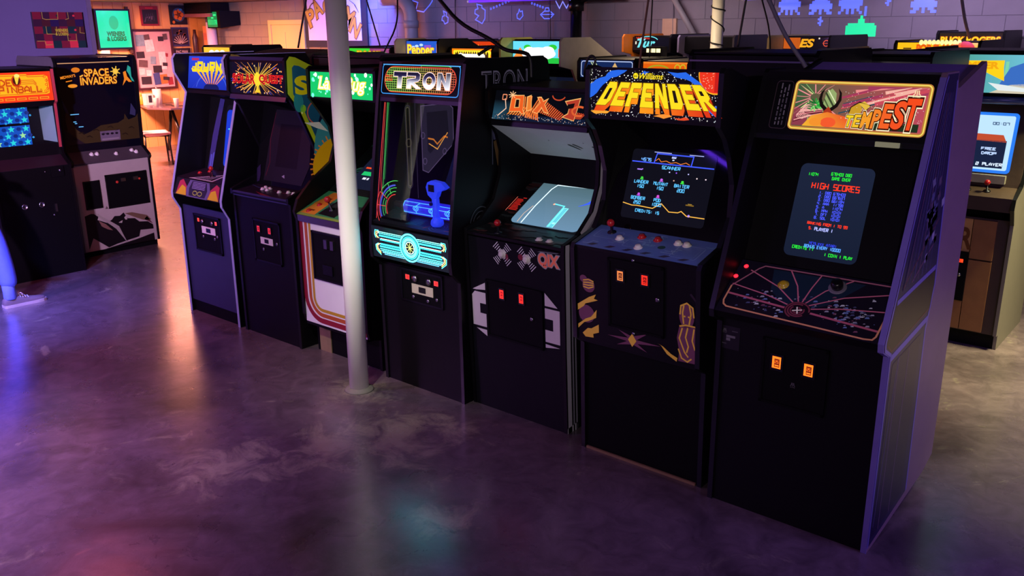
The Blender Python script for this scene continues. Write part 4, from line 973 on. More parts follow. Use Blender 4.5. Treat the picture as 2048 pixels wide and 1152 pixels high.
for k in range(15):
    x, y = 30 + (k * 137) % 560, 30 + (k * 71) % 150; a.line([(x, y), (x + 30 + k % 3 * 16, y), (x + 40, y + 26), (x + 70, y + 26)], 3.5, random.choice(['#7aa0d0', '#6484b8', '#8ab0d8', '#9ab8d8']))
for x0, y0, w_, h_ in ((470, 40, 120, 110), (40, 100, 130, 70), (220, 60, 90, 60)): a.frame(x0, y0, w_, h_, 8, 3, '#8aa8d8'); a.frame(x0 + 14, y0 + 14, w_ - 28, h_ - 28, 6, 2.5, '#7090c0')
for k in range(6): a.poly([(60 + k * 92, 18), (90 + k * 92, 18), (112 + k * 92, 40), (82 + k * 92, 40)], '#3a2a48')
a.text('THRUST', 300, 92, 66, 18, '#8ab8d8'); a.text('REVERSE', 250, 24, 50, 12, '#6a9ac8'); a.text('FIRE', 370, 14, 40, 12, '#6a9ac8'); a.ell(400, 100, 18, 16, '#183a30', 14)
a.build('control_print', 'print', 1, c.r)
c.joystick(ca, cb, .116, .16, REDP, h=.05, r=.018)
for x, t_, m_ in ((.187, .115, WHITEP), (.316, .064, WHITEP), (.463, .155, WHITEP), (.507, .152, WHITEP), (.276, .16, REDP), (.36, .157, REDP)): c.button(ca, cb, x, t_, m_, .0155, .016)
fa, fb = (3.165, .60), (3.133, 1.045)
a = c.art(fa, fb, 0, 0); PU, YE = '#74405f', '#f0c048'
a.ell(62, 300, 20, 18, PU, 16); a.ell(90, 272, 34, 34, PU, 20); a.ell(75, 130, 44, 44, PU, 20); a.up()
for k in range(4): a.line([(60, 262 + k * 10), (90, 258 + k * 14), (118, 270 + k * 8)], 6, YE)
a.poly([(26, 170), (90, 215), (130, 235), (118, 212), (140, 208), (70, 180), (60, 165), (26, 140)], YE); a.poly([(26, 70), (70, 105), (100, 120), (132, 160), (128, 120), (84, 95), (60, 85), (26, 50)], YE); a.poly([(50, 30), (80, 60), (100, 62), (142, 90), (142, 50), (110, 36), (112, 18), (66, 14)], YE)
a.poly([(190, 52), (300, 62), (250, 90), (320, 72), (400, 100), (345, 60), (470, 58), (350, 42), (400, 12), (325, 34), (240, 16), (295, 44)], PU); a.up(); a.poly([(322, 22), (344, 54), (322, 86), (300, 54)], YE)
a.poly([(455, 70), (470, 64), (500, 30), (548, 6), (552, 24), (520, 36), (480, 62)], YE)
# generic robed figure in plum and gold
fig = [(556, 12), (640, 16), (644, 190), (600, 186), (560, 178), (548, 120), (560, 60)]; a.poly(fig, PU); a.ell(594, 228, 36, 58, PU, 20); a.up()
for q in ([(562, 230), (566, 270), (594, 286), (622, 270), (628, 226)], [(580, 190), (574, 240), (580, 274)], [(606, 190), (614, 240), (606, 276)], [(572, 222), (588, 226)], [(600, 226), (616, 222)], [(560, 176), (590, 186), (644, 186)], [(574, 170), (560, 120), (586, 60), (604, 40)], [(600, 176), (590, 130), (604, 90), (596, 60)], [(630, 176), (622, 120), (636, 80)], [(556, 70), (572, 30), (600, 18), (620, 36)]): a.line(q, 7, YE)
a.line([(610, 330), (640, 300), (650, 270)], 10, '#2a1c2c')
a.build('front_print', 'print', 1, c.r)
c.coin_door(fa, fb, .20, .485, .10, .425, [(.268, .352, '#c8703a'), (.393, .354, '#ff2a1a')], None, locks=((.456, .275),), size=(.03, .044), bezel=False, st=1.6)
for x, t_ in ((.33, .43), (.33, .088)): MB().lathe(c.pt(fa, fb, x, t_), c.nrm(fa, fb), [(.009, 0), (.008, .005), (.003, .007)], METAL, 10).build('bolt', c.r)
a = c.side_art(3.2, 0); a.poly([(430, 1640), (470, 1640), (470, 1740), (440, 1750), (430, 1700)], '#4a4650'); a.build('side_art', 'print', 1, c.r)

# --- 7: nearest cabinet, framed fantasy marquee
w = .69; X0 = -1.57
c = Cab('nearest cabinet, black with orange framed marquee, tall dark screen and violet patterned side', (X0, YO, 0), w, yo=YO)
pf = [(3.19, 0), (3.182, .83), (3.105, .87), (3.10, .90), (3.455, 1.815), (3.47, 1.832), (3.62, 1.832), (3.635, 1.77), (3.66, 1.77), (4.02, 1.855), (4.035, 1.84), (4.035, .10), (3.9, .06), (3.25, 0)]
VSIDE = M('violet_brown_laminate', '#86697c', .4, vary=.15, scale=8)
c.sides(pf, BLK, mat_r=VSIDE, th=.02)
EDG = M('lilac_edge', '#7a6cc0', .35); c.trim(pf[:5], EDG, x=(w,)); c.trim(pf[:5], TRIMB, x=(0,))
VROOF = M('violet_lit_roof', '#8468c0', .5, vary=.1)  # violet light on the roof put into its base colour
c.panel('back_panel', (4.02, 1.82), (4.02, .1), BLK); c.panel('roof_panel', (3.64, 1.755), (4.02, 1.84), VROOF); c.panel('marquee_top', (3.46, 1.825), (3.63, 1.825), BLK)
c.panel('front_panel', (3.197, 0), (3.192, .85), BLK)
ma, mb = (3.372, 1.585), (3.452, 1.822); c.panel('marquee_box', ma, mb, BLK)
a = c.art(ma, mb, .145, .022); W, Hh = 515, 196
a.rrect(0, 0, W, Hh, 20, '#b87838').up(); a.frame(6, 6, W - 12, Hh - 12, 16, 5, '#f0d860'); a.up(); a.rrect(14, 14, W - 28, Hh - 28, 6, lambda x, y: mixc('#3a5a38', '#b84858', (x - 40) / 330)).up(); a.clip = (16, 16, W - 16, Hh - 16)
for k in range(26):
    x0 = random.uniform(180, 480); y0 = random.uniform(60, 190); l = random.uniform(60, 190); cl = random.choice(['#d86068', '#c84858', '#e88a88', '#a03858', '#5a3a5a', '#f0b0a0', '#2a4a58'])
    a.line([(x0, y0), (x0 + l, y0 + l * .32)], random.uniform(5, 16), cl); a.up(.00005)
for k in range(16):
    an = radians(60 + k * 17); a.line([(90 + 20 * cos(an), 130 + 15 * sin(an)), (90 + 130 * cos(an), 130 + 90 * sin(an))], random.uniform(2, 5), random.choice(['#e88a90', '#90d878', '#f0e0a0', '#d86a78']))
a.poly([(16, 16), (16, 90), (70, 80), (110, 60), (150, 20)], '#8a3a4a'); a.up()
for k in range(8): a.line([(20 + k * 3, 30 + k * 7), (70, 50 + k * 4), (130, 66 + k * 3)], 3.5, random.choice(['#f0a8a0', '#d87a80', '#60202c']))
for k in range(14): an = radians(k * 26); a.line([(96 + 6 * cos(an), 100 + 5 * sin(an)), (96 + 34 * cos(an + .7), 100 + 26 * sin(an + .7))], 6, random.choice(['#2a9a3a', '#58c858', '#1c6a2c', '#80d870']))
for k in range(6): a.arc(50 + k * 7, 56 + k * 5, 20 + k * 3, 12 + k * 2, 3, '#f0b0a8', 60, 300, 12)
a.up(); cres = [(150 + 42 * cos(radians(q)), 118 + 48 * sin(radians(q))) for q in range(120, 421, 12)]; cin = [(150 + 30 * cos(radians(q)), 126 + 38 * sin(radians(q))) for q in range(408, 131, -12)]
a.poly([(126, 96), (130, 148), (150, 166), (170, 148), (176, 96), (150, 78)], '#93a86a'); a.up(); a.line([(128, 150), (172, 92)], 7, '#38442a'); a.line([(136, 160), (176, 108)], 4, '#e0e8b8'); a.line([(126, 126), (150, 92)], 5, '#4a5a34'); a.up()
for m_ in (1, -1): a.poly([(150 + m_ * u_, v_) for u_, v_ in ((0, 66), (14, 78), (34, 96), (44, 122), (40, 150), (24, 168), (32, 146), (32, 124), (22, 104), (6, 90), (0, 88))], '#150d0a')
a.up(); a.poly([(132, 74), (150, 96), (168, 74), (160, 58), (150, 52), (140, 58)], '#a8341c'); a.up()
a.poly([(60, 16), (90, 58), (150, 74), (230, 58), (290, 20), (290, 16)], lambda x, y: mixc('#f0b030', '#e85028', (x - 60) / 160)); a.up(); a.ell(160, 34, 30, 20, '#f0582c', 14); a.ell(110, 34, 24, 16, '#f0902c', 14)
a.poly([(230, 60), (236, 96), (262, 116), (280, 92), (272, 66)], '#c89828'); a.poly([(262, 112), (282, 122), (306, 104), (292, 88)], '#e0b840'); a.line([(228, 58), (236, 98), (264, 118), (306, 106), (292, 86)], 4, '#1a0c08'); a.up()
for i in range(160): a.rect(random.uniform(200, 495), random.uniform(40, 160), 1.8, 1.8, random.choice(['#ffffff', '#ffe0d0']))
a.rect(300, 16, 190, 30, '#20301c'); a.up(); a.clip = None
x = 228; lt = [('T', 30, 40, 38), ('E', 30, 44, 40), ('M', 40, 56, 40), ('P', 34, 66, 40), ('E', 42, 84, 36), ('S', 46, 96, 36), ('T', 52, 106, 38)]
for pass_ in range(3):
    x = 228
    for i, (ch, lw_, lh, yb) in enumerate(lt):
        yb_ = 24 + (0 if i < 4 else 4)
        cl = ('#fff4c8', '#3a0c04', ('#f0d020', '#f0c028', '#f09a28', '#f08028', '#f06024', '#f05020', '#f04a1c')[i])[pass_]
        bo = (.11, .08, .035)[pass_]; a.text(ch, x, yb_, lw_ - 6, lh, cl, bo, .12); x += lw_ - 2
    a.up()
ATARI = [[(-1.2, 0), (1.2, 0), (1.2, 14), (-1.2, 14)], [(-3, 14), (-5.4, 14), (-6.5, 5), (-11, 0), (-8, 0), (-4.2, 4)], [(3, 14), (5.4, 14), (6.5, 5), (11, 0), (8, 0), (4.2, 4)]]
def logo(a, x, y, s_, cl):
    for p in ATARI: a.poly([(x + u_ * s_, y + v_ * s_) for u_, v_ in p], cl)
    a.text('ATARI', x - 10 * s_, y - 7 * s_, 20 * s_, 4.6 * s_, cl)
logo(a, 462, 152, 1.3, '#ffe8b0')
a.build('marquee', 'glow', 1.05, c.r)
a = c.art(ma, mb, .07, .022); a.frame(0, 0, 68, 190, 14, 3, '#4a3a44')
for x in (20, 34, 48):
    y = 14
    while y < 170: l = random.uniform(8, 26); a.rect(x, y, 5, l, random.choice(['#6a6470', '#8a8490'])); y += l + 6
a.build('text_plate', 'print', 1, c.r)
c.panel('light_ledge', (3.365, 1.565), (3.372, 1.585), DMET); c.panel('ledge_underside', (3.52, 1.545), (3.366, 1.566), BLK)
MB().box(c.P(.50, 3.352, 1.566), c.P(.585, 3.366, 1.584), M('lit_ledge_chip', '#9a9c78', .4, emit=.35)).build('lit_ledge_patch', c.r)  # glow stands for the lit bit of ledge, no lamp behind it
ba, bb = (3.35, 1.06), (3.52, 1.55); c.panel('bezel', ba, bb, BLK2)
a = c.art(ba, bb, .178, .045); SW, SH = 296, 380
a.rrect(0, 0, SW, SH, 26, lambda x, y: mixc('#141c30', '#1a2238', y / SH)).up()
GN, RDc, BC = '#28e038', '#ff3a20', '#4a58ff'
def ctr(s_, y, cw, ch, cl, lw_): a.st(s_, SW / 2 + 6 - a.stw(s_, cw) / 2, y, cw, ch, cl, lw_)
a.st('11074', 36, 332, 6, 11, GN, 2.6); a.st('675403 DBO', 128, 340, 6, 11, GN, 2.6); a.st('GAME OVER', 134, 322, 6, 11, GN, 2.6)
ctr('HIGH SCORES', 282, 13, 22, RDc, 4)
for k, s_ in enumerate(('1. DBO 675403', '2. DBO 667637', '3. DBO 661184', '4. AAA  11798', '5. A    11074', '6. MPH  10101', '7. DFT  10101', '8. SDL  10101')): a.st(s_, 96, 262 - k * 14.5, 6, 10, BC, 2.4)
ctr('RANKING FROM 1 TO 99', 136, 6, 10, RDc, 2.4); a.st('5.', 84, 116, 6, 10, RDc, 2.6); a.st('PLAYER 1', 108, 114, 7, 12, '#b0b8ff', 3)
ctr('MCMLXXX ATARI', 56, 6.4, 10, '#3040e0', 2.2); ctr('BONUS EVERY 10000', 42, 6.4, 11, '#58a0ff', 2.8); a.st('CREDITS 17', 34, 32, 6.4, 11, GN, 2.8); a.st('1 COIN 1 PLAY', 168, 18, 6.4, 11, GN, 2.8)
a.build('screen', 'glow', 1.15, c.r)
ca, cb = (3.105, .895), (3.34, 1.06); c.panel('control_panel', ca, cb, BLK, th=.02); c.panel('control_front', (3.125, .865), (3.105, .897), BLK)
a = c.art(ca, cb, .018, 0); W, Hh = 654, 285
a.rect(0, 0, W, Hh, '#120c1c').up(); a.poly([(180, 150), (300, 60), (420, 130), (520, 260), (150, 260)], '#141e34'); a.up()
cx, cy = 318, 78; PK = '#b05878'
for i in range(170):
    x = random.gauss(*random.choice([(440, 70), (180, 80), (520, 40)])); y = random.gauss(95, 34)
    if 20 < x < W - 30 and 20 < y < 200: s_ = random.uniform(2, 12); a.poly([(x, y), (x + s_ * 1.6, y + s_ * .4), (x + s_ * 1.2, y + s_), (x + s_ * .3, y + s_ * .8)], random.choice(['#a8a4bc', '#5a68a8', '#40406a', '#8a80a0', '#683a58']))
a.up()
a.line([(16, 140), (16, 60), (24, 40), (40, 30), (W - 60, 10), (W - 30, 14), (W - 22, 30), (W - 16, 150), (W - 2, 190)], 7, '#c07a64'); a.line([(16, 140), (90, 250), (110, 268), (W - 10, 272)], 6, '#90506a')
for ex, ey in ((16, 150), (60, 235), (220, 268), (345, 270), (470, 268), (W - 10, 240), (W - 10, 150)): a.line([(cx + (ex - cx) * .1, cy + (ey - cy) * .2), (cx + (ex - cx) * .45, cy + (ey - cy) * .62), (ex, ey)], 5, PK)
a.line([(20, 100), (cx - 30, cy)], 9, '#a04a6a'); a.line([(cx + 30, cy), (W - 24, 55)], 9, '#a04a6a'); a.up(); a.ell(cx, cy, 52, 44, '#140c18', 26); a.up()
for r_, a0 in ((46, 0), (36, 70), (26, 140), (16, 200)): a.arc(cx, cy, r_, r_ * .84, 6, '#6a2a40', a0, a0 + 250, 20)
a.up(); a.line([(cx - 18, cy - 6), (cx + 18, cy + 6)], 5, '#d8c8c8'); a.line([(cx - 6, cy + 16), (cx + 6, cy - 16)], 5, '#d8c8c8')
a.build('control_print', 'fluor', .2, c.r)
YEL = M('yellow_plastic', '#c8a828', .3); c.button(ca, cb, .235, .19, YEL, .017, .014)
MB().lathe(c.pt(ca, cb, .44, .225), c.nrm(ca, cb), [(.036, 0), (.034, .004), (.03, .005)], M('white_ring', '#7a7488', .4), 24).build('spinner_ring', c.r)
MB().lathe(c.pt(ca, cb, .44, .225), c.nrm(ca, cb), [(.022, .005), (.024, .022), (.02, .034), (.014, .037)], TRIMB, 20).build('spinner_knob', c.r)
LED = M('red_lamp_lens', '#ff2030', .3, emit=2.5)
for x, t_ in ((.05, .25), (.03, .19)): c.button(ca, cb, x, t_, LED, .007, .008, 'start_lamp')
fa, fb = (3.197, 0), (3.192, .85)
c.coin_door(fa, fb, .20, .47, .52, .80, [(.266, .705, '#ff6a1a'), (.397, .704, '#ff6a1a')], None, size=(.036, .05), bezel=False, st=2.2)
a = c.art(fa, fb, .012, .70); a.rect(0, 10, 86, 100, '#17141c').up(); logo(a, 18, 84, .9, '#6a6470'); a.rect(26, 60, 40, 10, '#6a6470'); a.rect(26, 46, 18, 12, '#6a6470'); a.rect(50, 88, 26, 4, '#4a4450'); a.rect(8, 30, 20, 4, '#4a4450')
a.build('data_plate', 'print', 1, c.r)
a = c.art(fa, fb, .338, .62, lift=.008); logo(a, 0, 0, 1.0, '#6a6470'); a.build('badge', 'print', 1, c.r)
# side picture: framed violet bands
a = c.side_art(3.2, 0); SX = lambda y, z: ((y - 3.2) * 1000, z * 1000); LI, DK = '#7468b8', '#2c2138'
a.poly([SX(3.192, .02), SX(3.184, .83), SX(3.112, .868), SX(3.106, .90), SX(3.458, 1.805), SX(3.475, 1.826), SX(3.61, 1.826), SX(3.68, 1.0), SX(3.62, .84), SX(3.66, .08)], '#261d4a'); a.up()
a.line([SX(3.197, .02), SX(3.19, .835), SX(3.118, .872), SX(3.112, .90), SX(3.462, 1.80), SX(3.48, 1.82)], 14, LI); a.line([SX(3.605, 1.80), SX(3.672, 1.0), SX(3.62, .82), SX(3.652, .08)], 16, LI)
a.poly([SX(3.125, .885), SX(3.19, .845), SX(3.64, .90), SX(3.66, 1.0), SX(3.65, 1.06), SX(3.185, 1.03)], '#2b2424'); a.up(); a.line([SX(3.14, .885), SX(3.19, .85), SX(3.63, .905)], 7, '#6a3430'); a.line([SX(3.19, .82), SX(3.625, .865)], 26, LI); a.line([SX(3.19, 1.035), SX(3.65, 1.075)], 20, LI)
a.poly([SX(3.225, .05), SX(3.222, .79), SX(3.56, .82), SX(3.58, .1)], '#1e163c'); a.up()
a.line([SX(3.30, .06), SX(3.30, .80)], 5, '#7a5a78'); a.line([SX(3.42, .08), SX(3.42, .80)], 5, '#7a5a78'); a.line([SX(3.23, .1), SX(3.29, .8)], 4, '#6a5a90')
a.poly([SX(3.235, 1.07), SX(3.48, 1.74), SX(3.56, 1.76), SX(3.63, 1.10)], '#262048'); a.up()
for k in range(7): a.line([SX(3.26 + k * .05, 1.08), SX(3.47 + k * .016, 1.76)], 4, random.choice(['#8a5a78', '#6a5a9a', '#5a4a80', '#8a6a90']))
for i in range(40):
    y_, z_ = random.gauss(3.5, .045), random.gauss(1.28, .08); a.poly([SX(y_, z_), SX(y_ + .03, z_ + .012), SX(y_ + .02, z_ + .04), SX(y_ - .01, z_ + .03)], random.choice(['#8a84a8', '#5a5a8a', '#2a2240', '#6a5470', '#a098b8']))
a.line([SX(3.24, 1.08), SX(3.60, 1.28)], 7, '#6a3444'); a.line([SX(3.34, 1.08), SX(3.60, 1.2)], 5, '#8a5070')
a.build('side_art', 'print', 1, c.r)
# ------------------------------------------------------------------ two cabinets at the left, facing the open floor
q90 = radians(90)
# --- orange marquee with star-patterned window
w = .61
c = Cab('black cabinet with orange lettered marquee and blue star pattern window, at the left edge', (-7.58, 2.62, 0), w, rz=q90)
pf = [(0, 0), (0, .93), (.05, .97), (.12, 1.06), (.10, 1.42), (.07, 1.44), (.07, 1.70), (.10, 1.72), (.72, 1.72), (.75, 1.68), (.75, 0)]
c.sides(pf, BLK); c.shell(.74, 1.70, BLK, [((.1, 1.71), (.74, 1.71))])
ROSE = M('rose_edge', '#a83c48', .4); c.trim(pf[3:7], ROSE, x=(w,))
c.panel('front_panel', (.01, 0), (.01, .925), BLK2); c.panel('control_panel', (.008, .925), (.12, 1.0), M('maroon_laminate', '#2c1826', .4)); c.panel('sill', (.12, 1.0), (.13, 1.10), BLK)
ma, mb = (.085, 1.45), (.085, 1.685); c.panel('marquee_box', ma, mb, BLK)
a = c.art(ma, mb, .02, .0); W, Hh = 570, 232
a.rect(0, 0, W, Hh, '#ff3a10').up(); a.poly([(14, 52), (520, 52), (546, 60), (546, 190), (520, 205), (390, 205), (380, 216), (14, 216)], '#ffb414'); a.up()
ORG = '#d84a10'
for s_, x, y, cw in (('VIDEO', 70, 130, 38), ('PINBALL', 160, 74, 36)): a.st(s_, x, y, cw, 46, '#f08010', 18, .35); 
a.up()
for s_, x, y, cw in (('VIDEO', 70, 130, 38), ('PINBALL', 160, 74, 36)): a.st(s_, x, y, cw, 46, '#b02c08', 6, .35)
for k in range(3): a.line([(320, 140 + k * 14), (430, 140 + k * 14), (452, 120 + k * 10)], 5, ORG)
a.line([(14, 62), (520, 62), (536, 72), (536, 180)], 5, ORG); a.line([(14, 206), (380, 206), (392, 194), (520, 194)], 5, ORG)
for x, y in ((520, 190), (532, 160), (528, 128), (534, 96), (516, 76)): a.arc(x, y, 9, 9, 4, '#f02a10', n=12)
a.ell(300, 165, 38, 44, '#c83408', 22); a.up(); a.ell(302, 168, 28, 34, '#4a1404', 20); a.up(); a.poly([(296, 140), (306, 140), (328, 204), (304, 214), (288, 200)], '#ffd040'); a.up(); a.ell(310, 206, 20, 14, '#ffe878', 14)
for k in range(6): a.rect(20 + k * 88, 14, 74, 20, '#ff9020')
a.up()
for k in range(6): a.rect(28 + k * 88, 20, 58, 7, '#d83008')
logo(a, 480, 82, 1.1, '#b02c08'); a.build('marquee', 'glow', 1.1, c.r)
c.panel('window_head', (.10, 1.405), (.085, 1.45), BLK)
# lit recess: pattern behind, right cheek coloured pale to show the light on it
MB().box(c.P(.02, .40, 1.0), c.P(w - .02, .41, 1.45), BLK).build('recess_back', c.r)
a = c.art((.40, 1.0), (.40, 1.45), .02, .0)
BB = '#1450c0'
for y0, hh in ((70, 165), (255, 175)):
    a.rect(0, y0, 470, hh, BB)
a.up()
def star(a, x, y, r_, cl):
    a.poly([(x + (r_ if k % 2 == 0 else r_ * .42) * sin(k * pi / 5), y + (r_ if k % 2 == 0 else r_ * .42) * cos(k * pi / 5)) for k in range(10)], cl)
for y0, hh in ((70, 165), (255, 175)):
    for i in range(8):
        for j in range(3):
            x, y = 30 + i * 58 + (j % 2) * 26, y0 + 26 + j * 56
            if (i + j) % 2: star(a, x, y, 30, '#28d8e0' if y0 > 100 or i % 3 else '#a0e8a0')
            else: a.ell(x, y, 20, 17, '#0c2a80', 6); a.ell(x + 24, y - 22, 10, 9, '#30a0e8', 6)
a.build('playfield_picture', 'glow', 1.0, c.r)
a = Art(c.P(w - .0215, .125, 1.10), (0, -1, 0), (0, 0, 1)); a.o = Vector(c.P(w - .0215, .40, 1.10)); a.u = Vector((0, -1, 0)); a.n = Vector((-1, 0, 0))
a.rect(0, 0, 275, 305, '#8ab0b0'); a.build('lit_recess_cheek', 'print', 1, c.r)
fa, fb = (.01, 0), (.01, .925)
MB().box(c.P(.44, -.004, .835), c.P(.545, .01, .915), DMET).build('lock_plate', c.r); MB().lathe(c.pt(fa, fb, .515, .885, .014), (0, -1, 0), [(.012, 0), (.012, .006), (.004, .01)], METAL).build('lock', c.r)
for x in (.20, .335): 
    MB().lathe(c.pt(fa, fb, x, .62), (0, -1, 0), [(.024, 0), (.024, .006), (.018, .008), (.016, .004)], METAL, 18).build('coin_ring', c.r)
MB().box(c.P(.435, .0, .545), c.P(.452, .01, .61), METAL).build('coin_slot', c.r); MB().lathe(c.pt(fa, fb, .42, .52), (0, -1, 0), [(.01, 0), (.008, .008), (.003, .01)], METAL).build('lock', c.r)
MB().lathe(c.pt(fa, fb, .40, .885), (0, -1, 0), [(.008, 0), (.007, .006), (.003, .008)], METAL).build('bolt', c.r)

# --- orange glowing title over a dark mirror bezel, pale front
w = .74
c = Cab('cabinet with glowing orange title on a dark bezel and pale front with two black hatches', (-7.94, 3.38, 0), w, rz=q90)
pf = [(.0, .06), (.0, .84), (-.025, .865), (-.02, .885), (.09, .96), (.04, 1.73), (.06, 1.775), (.12, 1.785), (.76, 1.785), (.80, 1.74), (.80, 0), (.06, 0), (.06, .06)]
PALE = M('pale_laminate', '#a89e98', .5, vary=.08)
c.sides(pf, BLK, mat_l=M('grey_violet_side', '#5a5560', .5)); c.trim(pf[1:8], TRIMB)
c.shell(.79, 1.75, BLK, [((.10, 1.775), (.79, 1.775))])
c.panel('front_panel', (.01, .06), (.01, .85), PALE); c.panel('kick_panel', (.07, 0), (.07, .07), BLK2)
ca, cb = (-.02, .868), (.105, .955); c.panel('control_panel', ca, cb, M('brown_grey_panel', '#4a4048', .45)); 
for x, t_ in ((.225, .10), (.272, .098), (.44, .075), (.60, .098), (.63, .07)): c.button(ca, cb, x, t_, WHITEP, .015, .02)
ba, bb = (.105, .955), (.055, 1.77); c.panel('bezel', ba, bb, M('violet_dark_glass', '#0a0a18', .08))
a = c.art(ba, bb, 0, 0)
a.poly([(25, 70), (25, 170), (60, 200), (50, 300), (70, 400), (40, 440), (90, 330), (120, 240), (140, 200), (200, 150), (280, 180), (360, 220), (520, 230), (580, 260), (590, 310), (620, 250), (690, 270), (715, 300), (715, 70)], '#3a3018'); a.up()
a.poly([(25, 70), (25, 220), (90, 160), (160, 100), (200, 70)], '#241820'); a.poly([(640, 300), (660, 400), (700, 330), (690, 280)], '#343858'); a.poly([(45, 400), (40, 470), (80, 380), (90, 330), (60, 360)], '#30304a')
for k in range(9): x, y = 90 + k * 66, 110 + (k * 53) % 90; a.line([(x, y), (x + 30, y + 10), (x + 50, y - 8)], 8, '#1c140c')
a.rect(345, 75, 185, 90, '#6a6070'); a.up(); a.rect(358, 84, 158, 14, '#8a8088')
for k in range(4): a.ell(372 + k * 42, 138, 15, 10, '#1a1420', 10)
a.build('bezel_print', 'print', 1, c.r)
a = c.art(ba, bb, 0, 0, lift=.0035); OG = '#ff9a20'
a.rect(40, 770, 640, 8, lambda x, y: mixc('#b08060', '#e0a070', abs(sin(x / 70))))
for b_, cl in ((.05, '#c85808'), (.012, '#ffb83a')):
    a.text('SPACE', 262, 655, 220, 62, cl, b_); a.text('INVADERS', 222, 584, 326, 62, cl, b_); a.up()
a.build('backlit_title', 'glow', 1.0, c.r); a = c.art(ba, bb, 0, 0, lift=.0035)
for k in range(14): an = k * pi / 7; a.line([(545, 690), (545 + (26 + 20 * (k % 2)) * cos(an), 690 + (26 + 20 * (k % 2)) * sin(an))], 8, '#ffc84a')
a.ell(190, 715, 38, 22, '#e07818', 14); a.ell(150, 580, 42, 16, '#f09028', 14); a.text("MIDWAY'S", 55, 640, 130, 24, '#ff9028', .02, 0, 1, 8); a.line([(95, 618), (150, 626)], 8, '#f08020'); a.line([(220, 655), (250, 668)], 12, '#ffb040')
a.poly([(600, 560), (620, 620), (615, 680), (640, 690), (650, 640), (690, 590), (660, 590), (640, 610)], '#f08020'); a.poly([(650, 690), (665, 740), (690, 720), (690, 640), (715, 590), (690, 600), (668, 660)], '#2a9a90')
a.build('backlit_picture', 'glow', 1.0, c.r); a = c.art(ba, bb, 0, 0, lift=.0035)
for x, y, l in ((100, 330, 75), (118, 265, 26), (130, 250, 20), (160, 218, 42)): a.rect(x, y, l, 7, '#70c0ff')
a.build('screen_text', 'glow', 1.0, c.r)
fa, fb = (.01, .06), (.01, .85)
for (x0, x1, t0, t1) in ((.085, .235, .385, .64), (.29, .685, .365, .675)):
    d = c.coin_door(fa, fb, x0, x1, t0, t1, [], None)
    if x0 > .2:
        MB().lathe(c.pt(fa, fb, .395, .60, .006), (0, -1, 0), [(.012, 0), (.012, .006), (.004, .008)], M('red_lens', '#a02420', .3, emit=.4)).build('coin_light', d); MB().lathe(c.pt(fa, fb, .61, .605, .006), (0, -1, 0), [(.01, 0), (.01, .006), (.004, .008)], M('red_lens', '#a02420', .3)).build('coin_light', d)
        for x in (.43, .55): MB().box(c.P(x, -.008, .66), c.P(x + .045, .002, .69), METAL).build('coin_slot', d)
a = c.art(fa, fb, 0, 0)
BKc = '#0b090f'
a.poly([(60, 20), (60, 330), (120, 345), (190, 330), (170, 280), (250, 240), (300, 260), (330, 290), (380, 285), (420, 310), (450, 250), (520, 240), (560, 200), (640, 190), (690, 150), (690, 110), (560, 120), (540, 60), (330, 30), (240, 10), (180, 60), (110, 120)], BKc)
a.poly([(430, 300), (500, 300), (640, 250), (680, 200), (600, 210), (520, 250)], '#6a5340'); a.poly([(640, 240), (690, 160), (660, 180), (610, 215)], '#5a2c34'); a.up()
a.poly([(140, 345), (165, 345), (360, 190), (420, 20), (330, 170), (300, 200)], '#9a948c'); a.poly([(180, 270), (240, 230), (300, 160), (250, 180), (200, 215)], '#7a5a50'); a.poly([(360, 225), (400, 240), (392, 215)], '#b0aaa0'); a.poly([(418, 262), (440, 280), (446, 240), (430, 240)], '#b0aaa0'); a.poly([(255, 368), (285, 368), (270, 395)], '#5a504a')
a.poly([(60, 0), (200, 0), (520, 40), (690, 70), (690, 20), (690, 0)], BKc)
a.build('front_print', 'print', 1, c.r)
a = Art(c.P(-.002, .80, 0), (0, -1, 0), (0, 0, 1), lift=.001)
for k in range(5): a.poly([(690, 200 + k * 100), (760, 260 + k * 90), (740, 300 + k * 90), (780, 330 + k * 90), (700, 290 + k * 90)], '#14101a')
a.build('side_art', 'print', 1, c.r)

